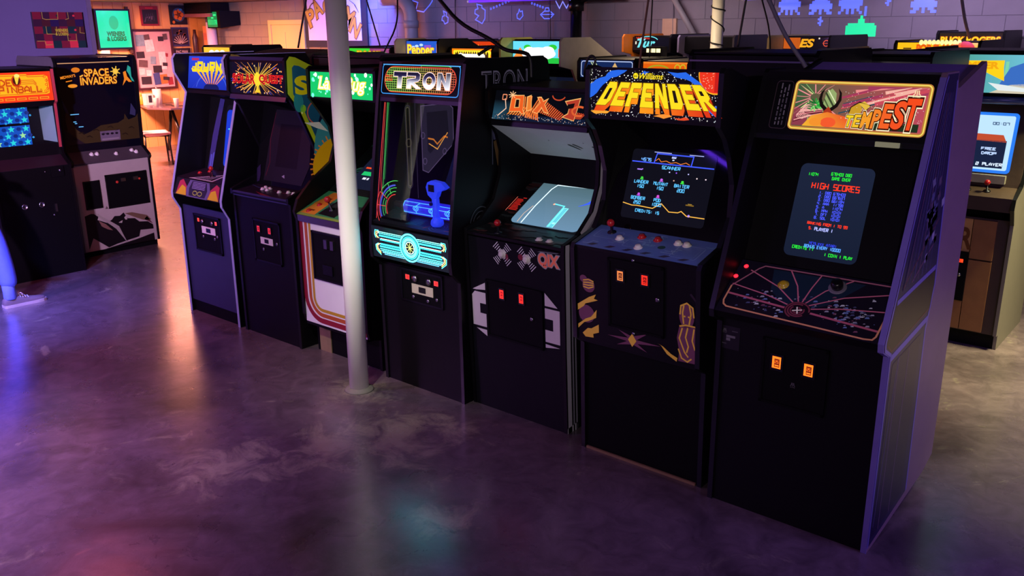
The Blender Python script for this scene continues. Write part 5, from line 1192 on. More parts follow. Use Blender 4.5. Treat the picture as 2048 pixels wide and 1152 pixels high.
# ------------------------------------------------------------------ cabinets behind
def bg(label, x0, x1, yf, zt, m0, m1, fn, st=1.0, ear=0, side=None, inner=None, slope=0, depth=.76, rz=0, mat=None, scr='#10162c', arch=0):
    w = x1 - x0; mt = mat or BLK
    c = Cab(label, (x0, yf, 0) if not rz else (x1, yf, 0), w, rz=rz, group='cabinets in the rows behind')
    f = -ear
    pf = [(0, 0), (0, .84), (-.05, .90), (-.045, .95), (.12, 1.0), (.26, 1.32), (.05, m0 - .04), (.03 + f, m0 - .01), (.03 + f, zt - .03), (.06 + f, zt)]
    if arch: pf += [(.2, zt + arch * .6), (.38, zt + arch), (.56, zt + arch * .6), (depth - .03, zt)]
    else: pf += [(.3, zt), (depth - .03, zt - slope)]
    pf += [(depth, zt - slope - .03), (depth, 0)]
    c.sides(pf, mt, mat_r=side, mat_l=inner)
    c.panel('back_panel', (depth - .015, zt - slope - .02), (depth - .015, .02), mt)
    if arch:
        rp = [(.06 + f, zt - .004), (.2, zt + arch * .6 - .004), (.38, zt + arch - .004), (.56, zt + arch * .6 - .004), (depth - .02, zt - .004)]
        for i in range(4): c.panel('roof_panel', rp[i], rp[i + 1], mt)
    else:
        c.panel('roof_panel', (.08, zt - .012 if not ear else m1 + .01), (.3, zt - .012 if not ear else m1 + .01), mt); c.panel('roof_panel', (.3, zt - .012 if not ear else m1 + .01), (depth - .015, zt - .012 - slope if not ear else min(m1 + .01, zt - .012 - slope)), mt)
    c.panel('front_panel', (.01, 0), (.01, .87), mt); c.panel('control_panel', (-.045, .905), (.12, .99), BLK2)
    ba, bb = (.12, .99), (.28, m0 - .08); c.panel('bezel', ba, bb, GLOSS); c.panel('speaker_panel', (.28, m0 - .07), (.05, m0 - .015), BLK2)
    L = (Vector(bb) - Vector(ba)).length * 1000
    a = c.art(ba, bb, .09, .05); a.rrect(0, 0, (w - .18) * 1000, L - 90, 24, scr); a.build('screen', 'glow', .8, c.r)
    c.joystick((-.045, .905), (.12, .99), w * .3, .07, REDP)
    for x in (.55, .68, .8): c.button((-.045, .905), (.12, .99), w * x, .08, WHITEP)
    c.coin_door((.01, 0), (.01, .87), w * .3, w * .7, .42, .66, [(w * .42, .59, None), (w * .58, .59, None)])
    ma, mb = (.045, m0), (.05, m1); c.panel('marquee_box', ma, mb, BLK)
    if fn:
        a = c.art(ma, mb, .025, .005); W, Hh = (w - .05) * 1000, (m1 - m0) * 1000 - 10; fn(a, W, Hh); a.build('marquee', 'glow', st, c.r)
    return c
def m_glow(a, W, Hh):
    a.rect(0, 0, W, Hh, '#e8b030').up(); a.ell(60, 30, 50, 40, '#38c828', 12); a.ell(W - 60, 40, 60, 40, '#e8d040', 12); a.up(); [a.ell(W * (.3 + k * .2), Hh * .5, W * .12, Hh * .3, '#fffce8', 14) for k in range(3)]
bg('cabinet with yellow and white glowing marquee behind the leftmost front cabinet', -9.95, -9.33, 5.95, 1.82, 1.64, 1.80, m_glow, 1.4)
def m_frog(a, W, Hh):
    a.rect(0, 0, W, Hh, '#8a3a70').up(); a.poly([(0, 40), (W * .48, 70), (W * .52, Hh), (0, Hh)], '#38d030'); a.up()
    for b_, cl in ((.05, '#c85a10'), (0, '#f8d020')): a.text('FROGGER', W * .2, Hh * .3, W * .62, Hh * .52, cl, .02 + b_).up()
    a.ell(W - 60, 70, 46, 34, '#30b040', 14)
bg('cabinet with green and magenta marquee just right of the pole, in the row behind', -7.24, -6.58, 5.95, 1.825, 1.66, 1.812, m_frog, 1.1)
def m_pep(a, W, Hh):
    a.rect(0, 0, W, Hh, '#2058c8').up(); 
    for x, y in ((140, 130), (200, 140), (90, 120)): a.ell(x, y, 26, 12, '#b8d8f8', 12)
    a.rect(W * .45, 30, 90, 110, '#8a50c8'); a.poly([(0, 0), (W, 0), (W * .6, 20), (W * .2, 16)], '#e8e060'); a.up()
    for b_, cl in ((.05, '#d88010'), (.01, '#f8e840')): a.text('Pepper II', 14, 26, W * .82, Hh * .66, cl, .01 + b_).up()
    a.ell(W - 40, 110, 24, 26, '#f0f0f0', 12)
bg('cabinet with blue sky marquee and cream cheeks in the row behind', -6.39, -5.805, 5.95, 1.905, 1.70, 1.885, m_pep, 1.15, ear=.12, inner=BEIGE, slope=.2)
def m_yel(a, W, Hh):
    a.rect(0, 0, W, Hh, '#f07808').up(); a.rrect(18, 14, W - 36, Hh - 28, 14, '#ffd828').up(); a.rrect(40, 24, W - 80, Hh - 48, 10, '#3a2404').up()
    for k in range(16): a.poly([(44 + k * 28, Hh - 24), (66 + k * 28, Hh - 24), (54 + k * 28, Hh - 44 - 10 * (k % 2))], '#ffd828')
    a.up(); a.rrect(70, 36, W - 150, Hh * .45, 20, '#ffffe0'); a.ell(110, 84, 30, 26, '#ffffe0', 14); a.ell(W - 130, 80, 40, 24, '#ffffe0', 14)
bg('cabinet with yellow framed marquee below a red one in the row behind', -5.79, -5.255, 5.95, 1.835, 1.665, 1.822, m_yel, 1.35)
def m_dom(a, W, Hh):
    a.rect(0, 0, W, Hh, '#58c0d8').up(); a.rect(0, 0, W, Hh * .25, '#20a838'); a.poly([(10, 50), (80, 130), (140, 70), (120, 40)], '#d87830'); a.rect(W - 120, 50, 60, 70, '#d85830'); a.rect(W - 60, 50, 50, 60, '#8a5a38'); a.ell(160, 130, 40, 22, '#28b030', 14); a.ell(W - 180, 130, 46, 24, '#28b030', 14); a.up()
    a.ell(W * .46, 78, W * .3, 52, '#ffffff', 24); a.ell(W * .3, 100, 60, 34, '#ffffff', 16); a.ell(W * .62, 104, 70, 34, '#ffffff', 16); a.up(); a.rect(W - 90, 20, 10, 46, '#f0c830'); a.rect(W - 50, 20, 10, 46, '#f0c830')
c = bg('cabinet with washed out white and green marquee and pale sloping side', -5.06, -4.40, 5.95, 1.915, 1.70, 1.89, m_dom, 1.5, ear=.14, side=M('pale_side_laminate', '#b4aaa0', .5), inner=M('lime_cheek', '#b0b050', .5), slope=.2)
def m_blu(a, W, Hh):
    a.rect(0, 0, W, Hh, '#14285a').up(); a.frame(8, 8, W - 16, Hh - 16, 20, 7, '#b8c8f0'); a.up(); a.poly([(W * .6, Hh - 60), (W * .66, Hh - 16), (W * .72, Hh - 60)], '#d8b070'); 
    for k in range(3): a.line([(W * .2 + k * 20, Hh - 14), (W * .26 + k * 20, Hh - 50)], 7, '#c8d8a0')
bg('cabinet with dark blue marquee edged by a pale line, behind the low-topped cabinet', -4.34, -3.785, 5.95, 1.76, 1.60, 1.745, m_blu, 1.0)
def m_org(a, W, Hh):
    a.rect(0, 0, W, Hh, '#e8600c').up(); a.rect(0, Hh - 14, W, 14, '#f08028'); a.up(); a.arc(W * .35, Hh - 70, W * .26, 44, 12, '#a8a020', 0, 180)
    for x in (.78, .9): a.arc(W * x, Hh - 40, 22, 22, 9, '#c8b828')
bg('narrow cabinet with orange marquee and green arcs, right of the dark blue one', -3.745, -3.31, 5.95, 1.755, 1.60, 1.742, m_org, 1.0)
def m_grn(a, W, Hh):
    a.rect(0, 0, W, Hh, '#2a8a14').up(); a.poly([(0, 0), (W, 0), (W, 50), (0, 90)], '#60d820'); a.up(); a.text('LAND', 14, 30, 150, 40, '#c8f838', .04); a.ell(20, 100, 14, 8, '#f0a030', 10)
bg('cabinet with green marquee and grey cheek beside the near cabinet roof', -2.27, -1.70, 5.95, 1.85, 1.60, 1.755, m_grn, 1.0, ear=.22, inner=M('grey_cheek', '#7c7880', .5))
# lumberjack-style wooden cabinet
def m_tim(a, W, Hh):
    a.rect(0, 0, W, Hh, lambda x, y: mixc('#3a8a5a', '#68b8d0', x / W)).up()
    for k in range(16): a.rect(random.uniform(0, W - 20), random.uniform(0, 80), random.uniform(6, 18), random.uniform(80, 130), random.choice(['#2c6a40', '#4aa060', '#78c8a0', '#5aa8b8']))
    a.up(); a.ell(60, 150, 40, 40, '#a86048', 14); a.poly([(W * .62, 0), (W, 0), (W, 60), (W * .8, 50)], '#c8c0a8'); a.poly([(W * .7, 50), (W * .78, 150), (W * .9, 180), (W - 20, 150), (W - 10, 40)], '#3868b8'); a.up()
    a.poly([(W * .26, 150), (W * .26, 185), (W * .72, 190), (W * .72, 150), (W * .74, 70), (W * .6, 110), (W * .5, 140)], '#f8c818'); a.up(); a.text('TIMBER', W * .29, 142, W * .38, 36, '#e8a010', .05); a.up(); a.poly([(W * .6, 60), (W * .96, 30), (W * .98, 10), (W * .7, 16)], '#d8e0e0')
WOOD = M('carved_wood', '#8a5c34', .55, vary=.3, scale=9, bump=.2); DWOOD = M('dark_log_wood', '#3c2a24', .6, vary=.3, scale=12, bump=.3)
w = .65; c = Cab('wooden cabinet with forest marquee and bright blue screen at the right edge', (-1.675, 5.95, 0), w, group='cabinets in the rows behind')
pf = [(.0, .1), (.0, .82), (-.06, .92), (-.05, .98), (.10, 1.04), (.22, 1.30), (.10, 1.54), (.03, 1.58), (.03, 1.83), (.06, 1.86), (.74, 1.86), (.77, 1.82), (.77, 0), (.04, 0), (.04, .1)]
c.sides(pf, DWOOD, mat_r=M('grey_brown_side', '#6a625c', .5, vary=.1)); c.trim(pf[1:9], TRIMB)
c.shell(.75, 1.84, BLK, [((.07, 1.845), (.75, 1.845))])
c.panel('kick_panel', (.05, 0), (.05, .1), BLK2); c.panel('front_panel', (.015, .1), (.015, .84), DWOOD)
for i, (x0, x1, z0, z1, m_) in enumerate(((.03, .16, .11, .83, WOOD), (.165, .30, .11, .83, WOOD), (.305, .425, .56, .83, M('light_wood_sign', '#b88a50', .5, vary=.2, scale=8, bump=.2)), (.305, .425, .11, .55, WOOD), (.43, .56, .58, .83, WOOD), (.43, .56, .11, .57, WOOD))):
    MB().box(c.P(x0, -.004, z0), c.P(x1, .014, z1), m_).build('front_plank', c.r)
a = c.art((-.004, .1), (-.004, .84), .04, .5); a.text('TIMBER', -10, 40, 400, 130, '#6a4020', .03); a.build('carved_title', 'print', 1, c.r)
MB().box(c.P(.33, -.02, .30), c.P(.43, -.004, .62), BLK2).build('coin_door', c.r)
a = c.art((-.02, .3), (-.02, .62), .36, .25); a.rect(0, 0, 44, 22, '#ff3a18').up(); a.st('25', 10, 4, 9, 14, '#801008', 3); a.build('coin_light', 'glow', 2, c.r)
MB().lathe(c.P(.39, -.02, .47), (0, -1, 0), [(.012, 0), (.012, .008), (.004, .01)], METAL).build('lock', c.r)
ca, cb = (-.055, .985), (.10, 1.03); c.panel('control_panel', ca, cb, DWOOD); c.panel('control_front', (-.05, .90), (-.055, .986), DWOOD, th=.03)
for x in (.36, .47): c.joystick(ca, cb, x, .08, REDP, h=.06, r=.018)
ba, bb = (.10, 1.03), (.20, 1.53); c.panel('bezel', ba, bb, DWOOD)
MB().box(c.P(.10, .07, 1.05), c.P(.55, .11, 1.10), M('pale_log', '#8a8478', .6, vary=.2, bump=.2)).build('log_rail', c.r)
a = c.art(ba, bb, .15, .08); SW, SH = 410, 370
a.rrect(0, 0, SW, SH, 24, '#2a78e8').up(); a.rrect(20, 18, SW - 40, SH - 36, 12, '#b8dcf8').up(); a.rect(20, 30, SW - 66, 170, '#16203c'); a.poly([(20, 200), (SW - 46, 190), (SW - 70, 235), (20, 240)], '#b84a2c'); a.up()
a.st('FREE', 230, 140, 16, 14, '#b8d0f8', 5); a.st('DROP', 236, 112, 16, 14, '#b8d0f8', 5); a.st('1 OR 2 PLAYER', 120, 44, 14, 16, '#d8e8ff', 5); a.st('00:07', 270, 296, 14, 14, '#506888', 5)
a.build('screen', 'glow', 1.15, c.r)
ma, mb = (.04, 1.595), (.045, 1.825); c.panel('marquee_box', ma, mb, BLK); a = c.art(ma, mb, .02, .004); m_tim(a, 610, 222); a.build('marquee', 'glow', 1.15, c.r)
MB().tube([c.P(.03, .06, 1.555), c.P(w - .03, .06, 1.555)], .022, M('blue_sheen_bar', '#3a4a78', .25), 12).build('handle_bar', c.r)
c.panel('speaker_panel', (.22, 1.52), (.06, 1.55), DWOOD)
# far row
def m_red(a, W, Hh):
    a.rect(0, 0, W, Hh, '#d83c10').up()
    for k in range(20): a.poly([(k * 28, 20), (k * 28 + 14, 50 + 40 * (k * 7 % 5) / 5), (k * 28 + 28, 20)], random.choice(['#f0a020', '#f0c840', '#f06018', '#60b030']))
    
bg('cabinet with flame red marquee against the back wall', -7.76, -7.17, 8.25, 1.86, 1.72, 1.838, m_red, 1.1, depth=.7)
def m_wil(a, W, Hh):
    a.rect(0, 0, W, Hh, '#06060c').up(); a.text('Williams', 40, 112, 170, 22, '#f03818', .02); a.text('Tur', 60, 30, 210, 84, '#70e0e8', .04, .35); a.arc(190, 90, 120, 50, 9, '#70e0e8', 20, 150); a.rect(30, 60, 16, 30, '#f0e8d0')
bg('black marquee cabinet with cyan script and orange cheek against the back wall', -5.31, -4.72, 8.25, 1.92, 1.75, 1.89, m_wil, 1.1, ear=.16, inner=M('orange_cheek', '#e07818', .5), depth=.7)
bg('cabinet with lilac side and dark marquee behind the wound pole', -4.68, -4.05, 8.25, 1.91, 1.75, 1.89, None, mat=M('plum_black_laminate', '#3a3440', .5), ear=.1, inner=M('lilac_cheek', '#8a7ca0', .5), depth=.7)
t = thing('lit_sign_box', 'small white lit panel of three windows on a cabinet roof at the back', 'lamp', (-4.29, 6.95, 1.62))
MB().box((0, 0, 0), (.16, .10, .205), BLK).build('housing', t)
a = Art((0, -.001, .155), (1, 0, 0), (0, 0, 1))
for k in range(3): a.rect(8 + k * 50, 0, 42, 34, '#fff0b0')
a.build('windows', 'glow', 1.6, t)
bg('squat violet-lit cabinet below the small white lit panel', -4.5, -3.93, 6.85, 1.62, 1.45, 1.6, None, depth=.7)
def m_es(a, W, Hh):
    a.rect(0, 0, W, Hh, '#0c0a10').up(); a.rect(0, 30, W * .3, 100, '#c85a18'); a.up(); a.text('ES', W * .3, 46, W * .24, 70, '#ffb020', .04, .2); a.arc(W * .76, 80, 26, 26, 6, '#f05a30'); a.line([(W * .76 - 34, 80), (W * .76 + 34, 80)], 4, '#f05a30'); a.rect(W * .62, 116, 14, 14, '#f0e0d0'); a.rect(W * .88, 40, 12, 12, '#f04020')
bg('cabinet with orange lettered black marquee and tan cheek below the pixel creatures', -3.62, -3.03, 8.25, 1.91, 1.75, 1.89, m_es, 1.0, ear=.3, inner=M('tan_cheek', '#9a8458', .5), depth=.7)
def m_bwr(a, W, Hh):
    a.rect(0, 0, W, Hh, '#3a88d8').up(); a.rect(W * .55, 30, W * .4, Hh - 50, '#d8e8f8'); a.ell(60, Hh * .6, 26, 30, '#d83838', 12); a.ell(W * .48, Hh * .6, 26, 34, '#d83838', 12)
bg('low cabinet with blue, red and white marquee in the far row', -2.99, -2.42, 7.35, 1.79, 1.62, 1.775, m_bwr, 1.0, depth=.7)
def m_pop(a, W, Hh):
    a.rect(0, 0, W, Hh, '#f8b818').up(); a.ell(W * .85, 70, 70, 60, '#d83818', 14)
    for k in range(10): a.ell(W * .3 + k * 30, 120, 16, 20, '#fff0a0', 10)
    a.rect(44, 70, 60, 10, '#4a3010'); a.up(); a.text('POP FLAMER', W * .25, 46, W * .56, 56, '#e05a10', .06)
c = bg('cabinet with yellow and orange marquee in front of another yellow one, far right', -2.28, -1.66, 7.3, 1.88, 1.74, 1.868, m_pop, 1.15, depth=.76)
def m_buck(a, W, Hh):
    a.rect(0, 0, W, Hh, '#2a1c08').up()
    for b_, cl in ((.08, '#e87808'), (.02, '#ffd828')): a.text('BUCK ROGERS', 14, 34, W - 28, Hh - 66, cl, b_).up()
bg('cabinet with gold block letters on its marquee, far right by the wall', -2.27, -1.73, 8.38, 1.945, 1.80, 1.928, m_buck, 1.2, depth=.68)
# row standing back to back with the front row (only roofs and backs show)
BRN = M('brown_black_laminate', '#33281f', .5, vary=.2)
bg('dark brown cabinet with rounded roof standing behind the sunburst cabinet', -6.28, -5.58, 4.86, 1.80, 1.60, 1.78, None, rz=pi, mat=BRN, arch=.05)
bg('charcoal cabinet with sloped roof standing behind the green bubble cabinet', -5.38, -4.62, 4.86, 1.825, 1.62, 1.79, None, rz=pi, mat=M('charcoal_laminate', '#2a2a2c', .5), slope=-.0)
c = bg('black cabinet with a steel roof rail standing behind the block letter cabinet', -2.27, -1.60, 4.85, 1.885, 1.66, 1.85, None, rz=pi)
MB().box((.01, .755, 1.828), (.66, .768, 1.836), METAL).build('steel_rail', c.r)
c = bg('black cabinet with a silver roof edge standing behind the nearest cabinet', -1.82, -1.33, 5.68, 1.862, 1.66, 1.84, None, rz=pi)
MB().box((.01, .755, 1.80), (.48, .768, 1.812), METAL).build('steel_rail', c.r)
# ------------------------------------------------------------------ pictures and signs at the left
t = thing('jigsaw_painting', 'canvas of coloured jigsaw squares with yellow lettering on the violet wall', 'painting', (-8.998, 3.675, 1.84))
MB().box((0, 0, 0), (.03, .468, .33), M('canvas_edge', '#2a2438', .7)).build('canvas', t)
a = Art((.031, 0, 0), (0, 1, 0), (0, 0, 1)); colr = ['#7a1c38', '#2a1850', '#d8384c', '#3a1a3a', '#17323c', '#4a1c2c']
for i in range(6):
    for j in range(5):
        cl = colr[(i * 2 + j * 3 + (i * j) % 3) % 6]; a.rect(i * 78, j * 66, 78, 66, cl)
a.up()
for i in range(1, 6):
    for j in range(5):
        if (i + j) % 2: a.ell(i * 78 + (8 if j % 2 else -8), j * 66 + 33, 11, 10, colr[((i - (j % 2 == 0)) * 2 + j * 3) % 6], 12)
a.up()
for p in ([(90, 330), (90, 270), (120, 262), (160, 264), (230, 264), (236, 330)], [(110, 200), (110, 130), (200, 128), (205, 196)], [(330, 330), (332, 270), (300, 262)], [(300, 130), (300, 66), (380, 66), (384, 130)], [(430, 190), (424, 140), (468, 132)], [(10, 66), (80, 66), (86, 30), (150, 32)]): a.line(p, 5, '#b8a848')
a.up(); a.text('WIENERS', 190, 150, 120, 26, '#c8c838', .03); a.text('& LOSERS', 190, 116, 120, 26, '#c8c838', .03)
a.build('picture', 'print', 1, t)
t = thing('light_box_sign', 'glowing turquoise square light box with dark lettering on the panelled wall', 'sign', (-14.99, 7.12, 1.72))
MB().box((0, -.03, -.03), (.08, .575, .62), DMET).build('housing', t)
for y in (-.10, .525): MB().box((.0, y, -.1), (.05, y + .045, .66), M('brown_rail', '#4a342c', .5)).build('rail', t)
MB().box((.0, .02, -.1), (.06, .16, -.04), WHITEP).build('ballast', t)
a = Art((.081, 0, 0), (0, 1, 0), (0, 0, 1)); a.rect(0, 0, 545, 590, '#14e0a8').up()
for b_, cl in ((.05, '#04331f'), (.0, '#1c8a3c')): a.text('WIENERS', 140, 190, 300, 66, cl, b_); a.text('& LOSERS', 130, 110, 330, 66, cl, b_); a.up()
a.ell(275, 400, 80, 110, '#1cbc80', 26)
a.build('lit_face', 'glow', 1.15, t)
t = thing('notice_board', 'dark framed notice board crowded with pinned photos and papers', 'notice board', (-14.995, 7.735, 1.03))
MB().box((0, 0, 0), (.012, .675, .945), M('board_paper', '#c8a8b0', .7)).build('board', t)
FRM = M('dark_red_frame', '#3a1420', .4)
for b0, b1 in (((0, -.04, -.04), (.035, .0, .985)), ((0, .675, -.04), (.035, .715, .985)), ((0, 0, -.04), (.035, .675, 0)), ((0, 0, .945), (.035, .675, .985))): MB().box(b0, b1, FRM).build('frame', t)
PAP = [M('paper_%d' % i, cl, .6, vary=.35, scale=25) for i, cl in enumerate(['#2a2430', '#5a4a50', '#d8c8cc', '#3a4a88', '#b87038', '#7a98b0', '#e8dce0', '#8a2a3a'])]
random.seed(3)
for (y, z, wd_, hh, k) in ((.04, .70, .16, .19, 5), (.03, .50, .14, .11, 0), (.04, .36, .16, .12, 1), (.05, .22, .10, .10, 2), (.17, .2, .09, .1, 6), (.06, .06, .18, .13, 0), (.30, .25, .16, .12, 0), (.26, .40, .1, .13, 5), (.30, .04, .12, .2, 3), (.40, .05, .15, .16, 4), (.46, .12, .12, .06, 0), (.44, .30, .12, .3, 6), (.52, .52, .08, .06, 7), (.45, .78, .10, .08, 0), (.55, .80, .08, .10, 1), (.22, .60, .15, .2, 6), (.56, .03, .09, .13, 7), (.2, .8, .1, .09, 1), (.48, .36, .09, .06, 0)):
    o = MB().box((0, 0, 0), (.003 + .004 * random.random(), wd_, hh), PAP[k]).build('paper', t, (.012, y, z)); o.rotation_euler.x = random.uniform(-.12, .12)
for i, (y, z, cl, lb) in enumerate(((7.92, 2.07, '#8a1c30', 'maroon framed record cover on the panelled wall, leftmost of the covers'), (8.457, 2.088, '#1c1a20', 'black framed record cover with an orange disc picture, top right'), (8.449, 1.717, '#2a3068', 'blue framed record cover with pale rays below the disc cover'), (8.452, 1.36, '#241a2c', 'dark record cover partly hidden by the leftmost front cabinet'))):
    t = thing('framed_cover', lb, 'picture', (-14.995, y, z), group='framed record covers')
    MB().box((0, 0, 0), (.02, .325, .325), M('cover_frame_%d' % i, cl, .4)).build('frame', t)
    a = Art((.021, 0, 0), (0, 1, 0), (0, 0, 1))
    if i == 0:
        a.rect(30, 30, 265, 235, '#1c1826').up()
        for k in range(9): a.line([(60 + k * 22, 60 + (k * 37) % 90), (90 + k * 18, 140 + (k * 53) % 100)], 14, random.choice(['#6a5a78', '#3a3450', '#8a7a90']))
        a.rect(90, 282, 140, 20, '#c8303c')
    elif i == 1:
        a.ell(165, 165, 118, 118, '#3a5a78', 30).up()
        for an in (0, 72, 144, 216, 288): a.ell(165 + 58 * cos(radians(an)), 165 + 58 * sin(radians(an)), 42, 42, '#e07a28', 18)
        a.up(); a.ell(165, 165, 34, 34, '#6a3a20', 18); a.ell(60, 40, 26, 26, '#d87a20', 16); a.ell(210, 250, 34, 22, '#4aa0c8', 12)
    elif i == 2:
        a.rect(28, 28, 270, 270, '#281a30').up()
        for k in range(9): an = radians(20 + k * 18); a.line([(165, 40), (165 + 150 * cos(an), 40 + 150 * sin(an))], 9, '#d8c0b8')
        for k in range(12): a.ell(60 + (k * 67) % 210, 190 + (k * 31) % 90, 24, 18, random.choice(['#b84a30', '#4a3a68', '#d88a60', '#2a3a68']), 10)
    else:
        a.rect(20, 20, 285, 285, '#1a1420').up(); a.text('PAC MAN', 50, 240, 220, 46, '#b8a8b8', .03)
    a.build('cover', 'print', 1, t)
# terminal with green screen, wall unit, rolls near the corner
t = thing('green_monitor', 'small black monitor with bright green text screen high on the tan wall', 'monitor', (-14.33, 8.78, 2.02))
MB().prism([(0, 0), (.40, 0), (.40, .29), (0, .29)], lambda x, z: (x, 0, z), lambda x, z: (x * .8 + .14, .36, z * .8 + .05), BLK2).build('case', t)
MB().box((.2, .3, .1), (.3, .38, .2), DMET).build('wall_bracket', t)
a = Art((.02, -.001, .02), (1, 0, 0), (0, 0, 1)); a.rrect(0, 0, 300, 250, 14, '#0c8a48').up(); a.rect(20, 182, 150, 30, '#38f088'); a.rect(185, 182, 90, 30, '#38f088'); a.rect(120, 138, 70, 26, '#38f088'); a.rect(8, 40, 284, 80, '#20d878'); a.up()
for k in range(4): a.rect(20, 50 + k * 17, 240 - (k * 37) % 60, 7, '#0c8a48')
a.build('screen', 'glow', 1.1, t)
t = thing('wall_unit', 'black louvred wall unit under the ceiling in the panelled corner', 'air unit', (-14.98, 8.75, 2.27))
MB().box((0, 0, 0), (.84, .36, .175), BLK).build('casing', t)
for k in range(5): MB().box((.06, -.012, .03 + k * .026), (.78, 0, .04 + k * .026), DMET).build('louvre', t)
MB().box((.0, -.02, -.06), (.84, .36, -.004), M('mauve_shelf', '#8a5a68', .5)).build('shelf', t)
t = tag(MB().lathe((0, 0, 0), (0, 0, 1), [(.085, 0), (.085, .2), (.085, .86), (.02, .86)], M('white_paper_roll', '#d8c4d8', .6), 20).build('paper_roll', None, (-14.42, 8.9, 1.26)), 'tall white paper roll standing on the shelf cabinet below the wall unit', 'paper roll')
t = thing('shelf_cabinet', 'orange pine cabinet in the corner carrying the white paper roll', 'cabinet', (-14.98, 8.72, 0))
MB().box((0, 0, 0), (.78, .40, 1.24), PINE).build('body', t); MB().box((-.0, -.01, 1.24), (.80, .41, 1.258), PINE).build('top', t)
for x in (.03, .41): d = MB().box((x, -.018, .06), (x + .34, 0, 1.2), PINE).build('door', t); MB().lathe((x + .17, -.018, .7), (0, -1, 0), [(.012, 0), (.008, .012), (.016, .022), (.006, .03)], METAL).build('knob', d)
t = thing('poster_print', 'orange and white poster on a card beside the paper roll', 'poster', (-14.86, 9.0, 1.26))
MB().box((0, 0, 0), (.27, .02, .80), M('poster_card', '#d88a58', .6)).build('card', t); MB().box((-.0, -.003, .10), (.27, 0, .17), WHITEP).build('pale_band', t)
a = Art((0, -.001, 0), (1, 0, 0), (0, 0, 1)); a.arc(130, 420, 70, 60, 16, '#e8c8a0', 150, 340); a.rect(140, 640, 110, 60, '#8a5a48'); a.rect(10, 560, 90, 120, '#c86a58'); a.build('print', 'print', 1, t)
tag(MB().lathe((0, 0, 0), (0, 0, 1), [(.05, 0), (.05, .6), (.03, .66), (.025, .74)], M('dark_brown_tube', '#3a2430', .4), 14).build('dark_tube', None, (-14.91, 8.86, 1.26)), 'dark brown upright tube between the pine panelling and the orange poster', 'tube')
# hanging banner
t = thing('wall_banner', 'white banner with gold cartoon lettering on a dark board behind the front pole', 'banner', (-12.02, 9.11, 1.72))
MB().box((0, 0, 0), (1.50, .03, .72), M('dark_board', '#25232c', .8)).build('board', t); MB().box((.09, -.006, .10), (1.38, -.001, .72), M('banner_cloth', '#d6d2e8', .7, vary=.04)).build('cloth', t)
a = Art((.09, -.0065, .10), (1, 0, 0), (0, 0, 1)); GO, DKB = '#b8943a', '#3a2038'
for ch, x, y, wd_, hh, r_ in (('P', 60, 200, 170, 250, 22), ('A', 240, 330, 190, 250, 30), ('C', 420, 420, 190, 190, 0), ('M', 880, 280, 190, 250, -30), ('A', 720, 430, 190, 230, -8), ('N', 1010, 150, 190, 230, -36)):
    for b_, cl in ((.07, DKB), (.03, GO)): a.text(ch, x, y, wd_, hh, cl, b_, 0, 1, r_); a.up()
for k in range(3): a.line([(20 + k * 24, 440 + k * 18), (90 + k * 20, 530 + k * 14), (190 + k * 10, 570 + k * 10)], 7, DKB); a.line([(1050 + k * 20, 590 - k * 10), (1150 + k * 14, 540 - k * 10), (1240 + k * 8, 430 - k * 12)], 7, DKB)
a.build('lettering', 'print', 1, t)

# ------------------------------------------------------------------ table, things on it, chair
t = thing('corner_table', 'dark half-octagon table against the panelled wall', 'table', (-14.4, 8.0, 0))
top = [(-.59, -.30), (.1, -.52), (.55, -.35), (.62, .1), (.55, .55), (-.59, .62)]
MB().prism(top, lambda x, y: (x, y, .72), lambda x, y: (x, y, .75), M('table_laminate', '#5a4a5a', .25)).build('table_top', t)
for (p0, p1) in (((.05, -.2, 0), (.2, -.15, .72)), ((.45, -.1, 0), (.2, -.15, .72)), ((-.3, .3, 0), (-.1, .3, .72)), ((.2, .35, 0), (-.1, .3, .72))): MB().tube([p0, p1], .03, TRIMB, 8).build('leg', t)
def on_table(x, y): return (x, y, .75)
t = thing('towel_roll', 'white upright paper towel roll on the table', 'paper towel', on_table(-14.86, 7.98)); MB().lathe((0, 0, 0), (0, 0, 1), [(.075, 0), (.075, .26), (.02, .26)], WHITEP, 20).build('roll', t); MB().lathe((0, 0, .26), (0, 0, 1), [(.02, 0), (.02, .03), (.01, .035)], METAL).build('holder_tip', t)
for (x, y, lb) in ((-14.40, 7.70, 'white paper cup on the table beside the towel roll'), (-14.03, 7.86, 'white paper cup at the right end of the table')):
    t = thing('paper_cup', lb, 'cup', on_table(x, y), group='paper cups on the table'); MB().lathe((0, 0, 0), (0, 0, 1), [(.034, 0), (.045, .135), (.047, .14), (.043, .14), (.033, .01)], WHITEP, 18).build('wall', t); MB().lathe((0, 0, .137), (0, 0, 1), [(.0465, 0), (.049, .003), (.0465, .006)], WHITEP, 18).build('rim', t)
t = thing('carton', 'small white carton with a dark label on the table', 'carton', on_table(-14.85, 7.80)); MB().box((-.06, -.07, 0), (.06, .07, .19), WHITEP).build('box', t); MB().box((.06, -.02, .04), (.062, .04, .16), PAP[0]).build('label_patch', t)
t = thing('sauce_bottle', 'yellow squeeze bottle at the left of the table', 'bottle', on_table(-14.93, 7.72)); MB().lathe((0, 0, 0), (0, 0, 1), [(.03, 0), (.033, .02), (.033, .13), (.012, .155)], M('mustard_plastic', '#b88a20', .4), 16).build('body', t); MB().lathe((0, 0, .155), (0, 0, 1), [(.013, 0), (.005, .05), (.002, .055)], M('mustard_tip', '#d8b040', .4), 12).build('nozzle', t)
tag(MB().tube([(-14.55, 7.95, .757), (-14.4, 7.98, .757), (-14.25, 7.9, .757), (-14.1, 8.05, .757), (-13.95, 8.1, .76)], .006, CORD, 6).build('table_cord'), 'black cord lying across the table between the cups', 'cord')
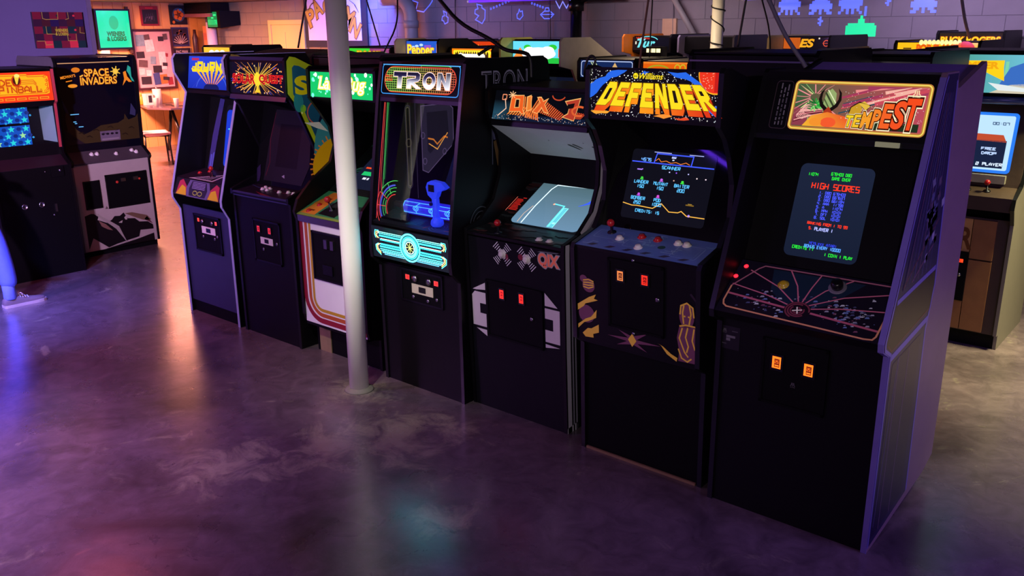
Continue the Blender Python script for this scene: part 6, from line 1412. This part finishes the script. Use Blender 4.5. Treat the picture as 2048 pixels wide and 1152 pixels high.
t = thing('side_chair', 'chair with a pale pink moulded seat and black frame beside the table', 'chair', (-12.98, 6.86, 0), radians(-20))
PSEAT = M('pink_seat_plastic', '#d89aa0', .4, vary=.05)
n = 8; V = []; F = []
for i in range(n + 1):
    for j in range(n + 1):
        u_, v_ = i / n * 2 - 1, j / n * 2 - 1; k = 1 - .12 * u_ * u_ * v_ * v_
        V.append((u_ * .22 * k, v_ * .22 * k, .47 + .03 * (abs(u_) ** 3) - .03 * (1 - u_ * u_) * (1 - v_ * v_)))
for i in range(n):
    for j in range(n): q = i * (n + 1) + j; F.append((q, q + 1, q + n + 2, q + n + 1))
o = MB().add(V, F, PSEAT, True).build('seat', t); md = o.modifiers.new('thick', 'SOLIDIFY'); md.thickness = .014
for x, y in ((-.17, -.17), (.17, -.17), (.17, .17), (-.17, .17)): MB().tube([(x * 1.1, y * 1.1, 0), (x, y, .455)], .014, TRIMB, 8).build('leg', t)
for x in (-.17, .17): MB().tube([(x, -.18, .45), (x, -.23, .6), (x, -.26, .88)], .013, TRIMB, 8).build('back_post', t)
MB().prism([(-.2, .66), (.2, .66), (.19, .88), (-.19, .88)], lambda x, z: (x, -.235 - (z - .6) * .1, z), lambda x, z: (x, -.25 - (z - .6) * .1, z), PSEAT).build('backrest', t)
MB().tube([(-.17, .17, .44), (.17, .17, .44), (.17, -.17, .44), (-.17, -.17, .44), (-.17, .17, .44)], .011, TRIMB, 8).build('seat_frame', t)

# ------------------------------------------------------------------ hanging cables
def cable(label, pts, r=.008, m_=None, name='hanging_cable'):
    p = [Vector(q) for q in pts]
    if len(p) > 1 and p[0].z > 2.05:
        d = (p[0] - p[1]); d = d / max(d.z, .01); p.insert(0, p[0] + d * (2.45 - p[0].z))
    # smooth the polyline
    for _ in range(2):
        q = [p[0]]
        for i in range(len(p) - 1): q += [p[i] * .75 + p[i + 1] * .25, p[i] * .25 + p[i + 1] * .75]
        p = q + [p[-1]]
    o = Vector(p[-1]); return tag(MB().tube([v - o for v in p], r, m_ or CORD, 7).build(name, None, o), label, 'cable', 'cables hanging from the ceiling')
cable('black cable hanging left of the white banner', [(-5.901, 4.5, 2.217), (-6.049, 4.5, 1.852)])
cable('thin black cable hanging at the right edge of the white banner', [(-7.258, 6.3, 2.279), (-7.086, 6.3, 1.83)])
cable('black cable sagging in front of the blue sky marquee', [(-6.576, 6.1, 2.263), (-6.484, 6.0, 2.027), (-6.37, 5.72, 1.80), (-6.40, 5.70, 1.72)])
cable('thick black cable sweeping down to the neon grid cabinet', [(-3.739, 3.8, 2.153), (-3.585, 3.8, 2.019), (-3.339, 3.8, 1.932), (-3.249, 3.8, 1.875), (-3.12, 3.8, 1.87), (-3.066, 3.8, 1.85), (-3.062, 3.8, 1.735)], .011)
cable('short black cable loop on the neon grid cabinet roof', [(-3.30, 3.75, 1.90), (-3.33, 3.70, 1.87), (-3.34, 3.68, 1.855)], .009)
cable('thin dark wire down the back wall beside the notched rock', [(-8.685, 9.12, 2.36), (-8.70, 9.12, 1.6)], .006)
cable('thin dark wire crossing the painted saucer on the wall', [(-7.049, 9.12, 2.321), (-7.031, 9.12, 1.6)], .006)
cable('reddish cable hanging in front of the grey wall', [(-2.649, 4.3, 2.136), (-2.678, 4.3, 1.927), (-2.699, 4.3, 1.72)], .006, RCORD)
cable('thin black cable right of the reddish cable', [(-3.844, 6.3, 2.198), (-3.854, 6.3, 1.76)], .006)
cable('thin lilac wire on the wall left of the slanting conduit', [(-5.294, 9.12, 2.279), (-5.274, 9.12, 1.75)], .007, GCORD)
cable('black cable hanging right of the wound pole', [(-2.176, 4.5, 2.128), (-2.206, 4.5, 1.89)], .006)
cable('thin black cable curving under the right violet tube', [(-3.02, 6.5, 2.2), (-2.933, 6.5, 1.965), (-2.87, 6.4, 1.76)], .006)
cable('thick grey cable swinging down behind the nearest cabinet', [(-1.848, 4.06, 2.113), (-1.776, 4.06, 1.985), (-1.719, 4.06, 1.905), (-1.63, 4.06, 1.80), (-1.592, 4.058, 1.70)], .010, GCORD)
cable('lilac cable hanging at the far right of the wall', [(-1.748, 7.0, 2.16), (-1.737, 7.1, 2.025), (-1.75, 7.35, 1.90)], .011, M('lilac_cord', '#a898b8', .5))
cable('tangled black cord loops on top of the low-topped cabinet', [(-2.56, 3.62, 1.735), (-2.50, 3.5, 1.775), (-2.488, 3.5, 1.837), (-2.46, 3.5, 1.875), (-2.425, 3.5, 1.85), (-2.464, 3.5, 1.79), (-2.44, 3.5, 1.75), (-2.46, 3.54, 1.73)], .006, name='cord_loop')

# ------------------------------------------------------------------ person at the left edge
P = thing('person', 'person in blue trousers and grey canvas shoes standing at the left edge', 'person', (-7.1, 2.3, 0))
def skin(name, verts, edges, radii, mat, root=0, parent=None, sub=2):
    me = bpy.data.meshes.new(name); me.from_pydata([(x + 7.1, y - 2.3, z) for x, y, z in verts], edges, []); o = bpy.data.objects.new(name, me); COL.objects.link(o); o.parent = parent or P
    m = o.modifiers.new('skin', 'SKIN'); 
    if not me.skin_vertices: bpy.context.view_layer.objects.active = o
    for i, r_ in enumerate(radii):
        sv = me.skin_vertices[0].data[i]; sv.radius = (r_, r_) if isinstance(r_, (int, float)) else r_; sv.use_root = (i == root)
    m.use_smooth_shade = True; s2 = o.modifiers.new('sub', 'SUBSURF'); s2.levels = sub; s2.render_levels = sub
    me.materials.append(mat); return o
SKIN = M('skin_tone', '#b08468', .5, vary=.06); JEAN = M('blue_trousers', '#5a72ff', .75, vary=.12, scale=30, bump=.15); SHIRT = M('dark_shirt', '#3a3a52', .8, vary=.1)
hipR, kneeR, ankR = (-7.075, 2.20, .93), (-7.0, 2.36, .50), (-6.975, 2.39, .10)
hipL, kneeL, ankL = (-7.255, 2.12, .93), (-7.28, 2.10, .50), (-7.30, 2.02, .10)
V = [(-7.165, 2.13, .98), (-7.165, 2.11, 1.18), (-7.165, 2.09, 1.38), (-7.165, 2.09, 1.50), (-7.165, 2.10, 1.57), (-7.165, 2.12, 1.66), (-7.165, 2.12, 1.75),
     hipR, kneeR, ankR, hipL, kneeL, ankL, (-6.975, 2.09, 1.42), (-6.925, 2.08, 1.15), (-6.94, 2.22, .98), (-7.355, 2.09, 1.42), (-7.405, 2.08, 1.15), (-7.39, 2.22, .98)]
E_ = [(0, 1), (1, 2), (2, 3), (3, 4), (4, 5), (5, 6), (0, 7), (7, 8), (8, 9), (0, 10), (10, 11), (11, 12), (2, 13), (13, 14), (14, 15), (2, 16), (16, 17), (17, 18)]
skin('body', V, E_, [(.14, .10), (.13, .10), (.15, .10), (.06, .06), (.055, .06), (.085, .10), (.06, .07), .075, .052, .036, .075, .052, .036, .055, .042, .030, .055, .042, .030], SKIN)
skin('trousers', [(-7.165, 2.13, 1.02), (-7.165, 2.13, .95), hipR, (-7.04, 2.30, .70), kneeR, (-6.985, 2.385, .30), (-6.972, 2.39, .14), hipL, (-7.27, 2.11, .70), kneeL, (-7.29, 2.06, .30), (-7.30, 2.02, .12)],
     [(0, 1), (1, 2), (2, 3), (3, 4), (4, 5), (5, 6), (1, 7), (7, 8), (8, 9), (9, 10), (10, 11)], [(.16, .12), (.165, .125), .10, .09, .075, .068, .062, .10, .09, .075, .068, .062], JEAN, 1)
skin('shirt', [(-7.165, 2.13, .96), (-7.165, 2.11, 1.18), (-7.165, 2.09, 1.36), (-7.165, 2.09, 1.46), (-6.985, 2.09, 1.41), (-6.935, 2.085, 1.22), (-7.345, 2.09, 1.41), (-7.395, 2.085, 1.22)],
     [(0, 1), (1, 2), (2, 3), (2, 4), (4, 5), (2, 6), (6, 7)], [(.17, .13), (.155, .125), (.165, .125), (.08, .075), .075, .065, .075, .065], SHIRT, 1)
# head details and hands
HAIR = M('dark_hair', '#2a1c14', .6, vary=.3, scale=60)
def ell(name, c_, r_, mat, parent, n1=14, n2=10):
    V = []; F = []
    for i in range(n2 + 1):
        th = pi * i / n2
        for j in range(n1): ph = 2 * pi * j / n1; V.append((c_[0] + 7.1 + r_[0] * sin(th) * cos(ph), c_[1] - 2.3 + r_[1] * sin(th) * sin(ph), c_[2] + r_[2] * cos(th)))
    for i in range(n2):
        for j in range(n1): F.append((i * n1 + j, i * n1 + (j + 1) % n1, (i + 1) * n1 + (j + 1) % n1, (i + 1) * n1 + j))
    return MB().add(V, F, mat, True).build(name, parent)
ell('hair', (-7.165, 2.085, 1.735), (.085, .10, .085), HAIR, P)
for s_ in (-1, 1):
    ell('eye', (-7.165 + .034 * s_, 2.205, 1.70), (.012, .008, .008), M('eye_white', '#c8c8c8', .3), P, 8, 6); ell('ear', (-7.165 + .085 * s_, 2.11, 1.69), (.012, .022, .032), SKIN, P, 8, 6)
ell('nose', (-7.165, 2.222, 1.668), (.013, .02, .022), SKIN, P, 8, 6); ell('mouth', (-7.165, 2.205, 1.625), (.026, .008, .007), M('lips', '#8a4a44', .5), P, 8, 6)
for wx in (-6.94, -7.39):
    s_ = 1 if wx > -7.1 else -1; wx += 7.1; h = MB(); h.tube([(wx, -.08, .985), (wx, -.045, .965), (wx, .0, .945)], [.028, .04, .038], SKIN, 10)
    for k, l in enumerate((.07, .08, .075, .06)): x = wx + (k - 1.5) * .02; h.tube([(x, -.005, .945), (x, l * .5, .925), (x, l * .8, .895), (x - .004 * s_, l * .85, .87)], [.010, .009, .008, .007], SKIN, 7)
    h.tube([(wx - .03 * s_, -.05, .965), (wx - .055 * s_, -.02, .945), (wx - .05 * s_, .01, .925)], [.012, .011, .008], SKIN, 7); h.build('hand', P)
# canvas shoes and socks
CANV = M('grey_canvas', '#6a5a64', .8, vary=.15, scale=80, bump=.2); RUB = M('white_rubber', '#b8a8b0', .6); SOCK = M('blue_sock', '#6a80ff', .8, scale=60, bump=.2)
def shoe(ax, ay, rot):
    s = empty('shoe', (ax + 7.1, ay - 2.3, 0), rot); s.parent = P
    sec = [(-.065, .030, .06), (-.05, .036, .075), (-.01, .040, .082), (.04, .040, .078), (.085, .042, .066), (.13, .046, .055), (.17, .047, .047), (.205, .042, .042), (.228, .028, .036), (.236, .010, .03)]
    V = []; n = 12
    for y, wd_, hh in sec:
        for k in range(n): an = pi * k / (n - 1); V.append((wd_ * cos(an), y, .018 + (hh - .018) * sin(an) ** .8))
    F = [(i * n + k, i * n + k + 1, (i + 1) * n + k + 1, (i + 1) * n + k) for i in range(len(sec) - 1) for k in range(n - 1)] + [tuple(range(n)), tuple(reversed(range((len(sec) - 1) * n, len(sec) * n)))]
    MB().add(V, F, CANV, True).build('upper', s)
    out = [(x, y) for y, x, _ in sec] + [(-x, y) for y, x, _ in reversed(sec)]
    MB().prism([(x * 1.08, y * 1.02 + .001) for x, y in out], lambda x, y: (x, y, 0), lambda x, y: (x, y, .022), RUB).build('sole', s)
    for k in range(4): MB().tube([(-.026, .055 + k * .018, .066 - k * .004), (0, .057 + k * .018, .082 - k * .006), (.026, .055 + k * .018, .066 - k * .004)], .004, RUB, 6).build('lace', s)
    for q in (-1, 1): MB().tube([(0, .05, .085), (.025 * q, .06, .10), (.04 * q, .075, .085), (.012 * q, .062, .084)], .004, RUB, 6).build('lace', s)
    MB().lathe((0, -.01, .07), (0, 0, 1), [(.04, -.01), (.044, .0), (.043, .05), (.045, .10), (.04, .11)], SOCK, 16).build('sock', s)
shoe(-6.972, 2.39, radians(0)); shoe(-7.30, 2.03, radians(14))
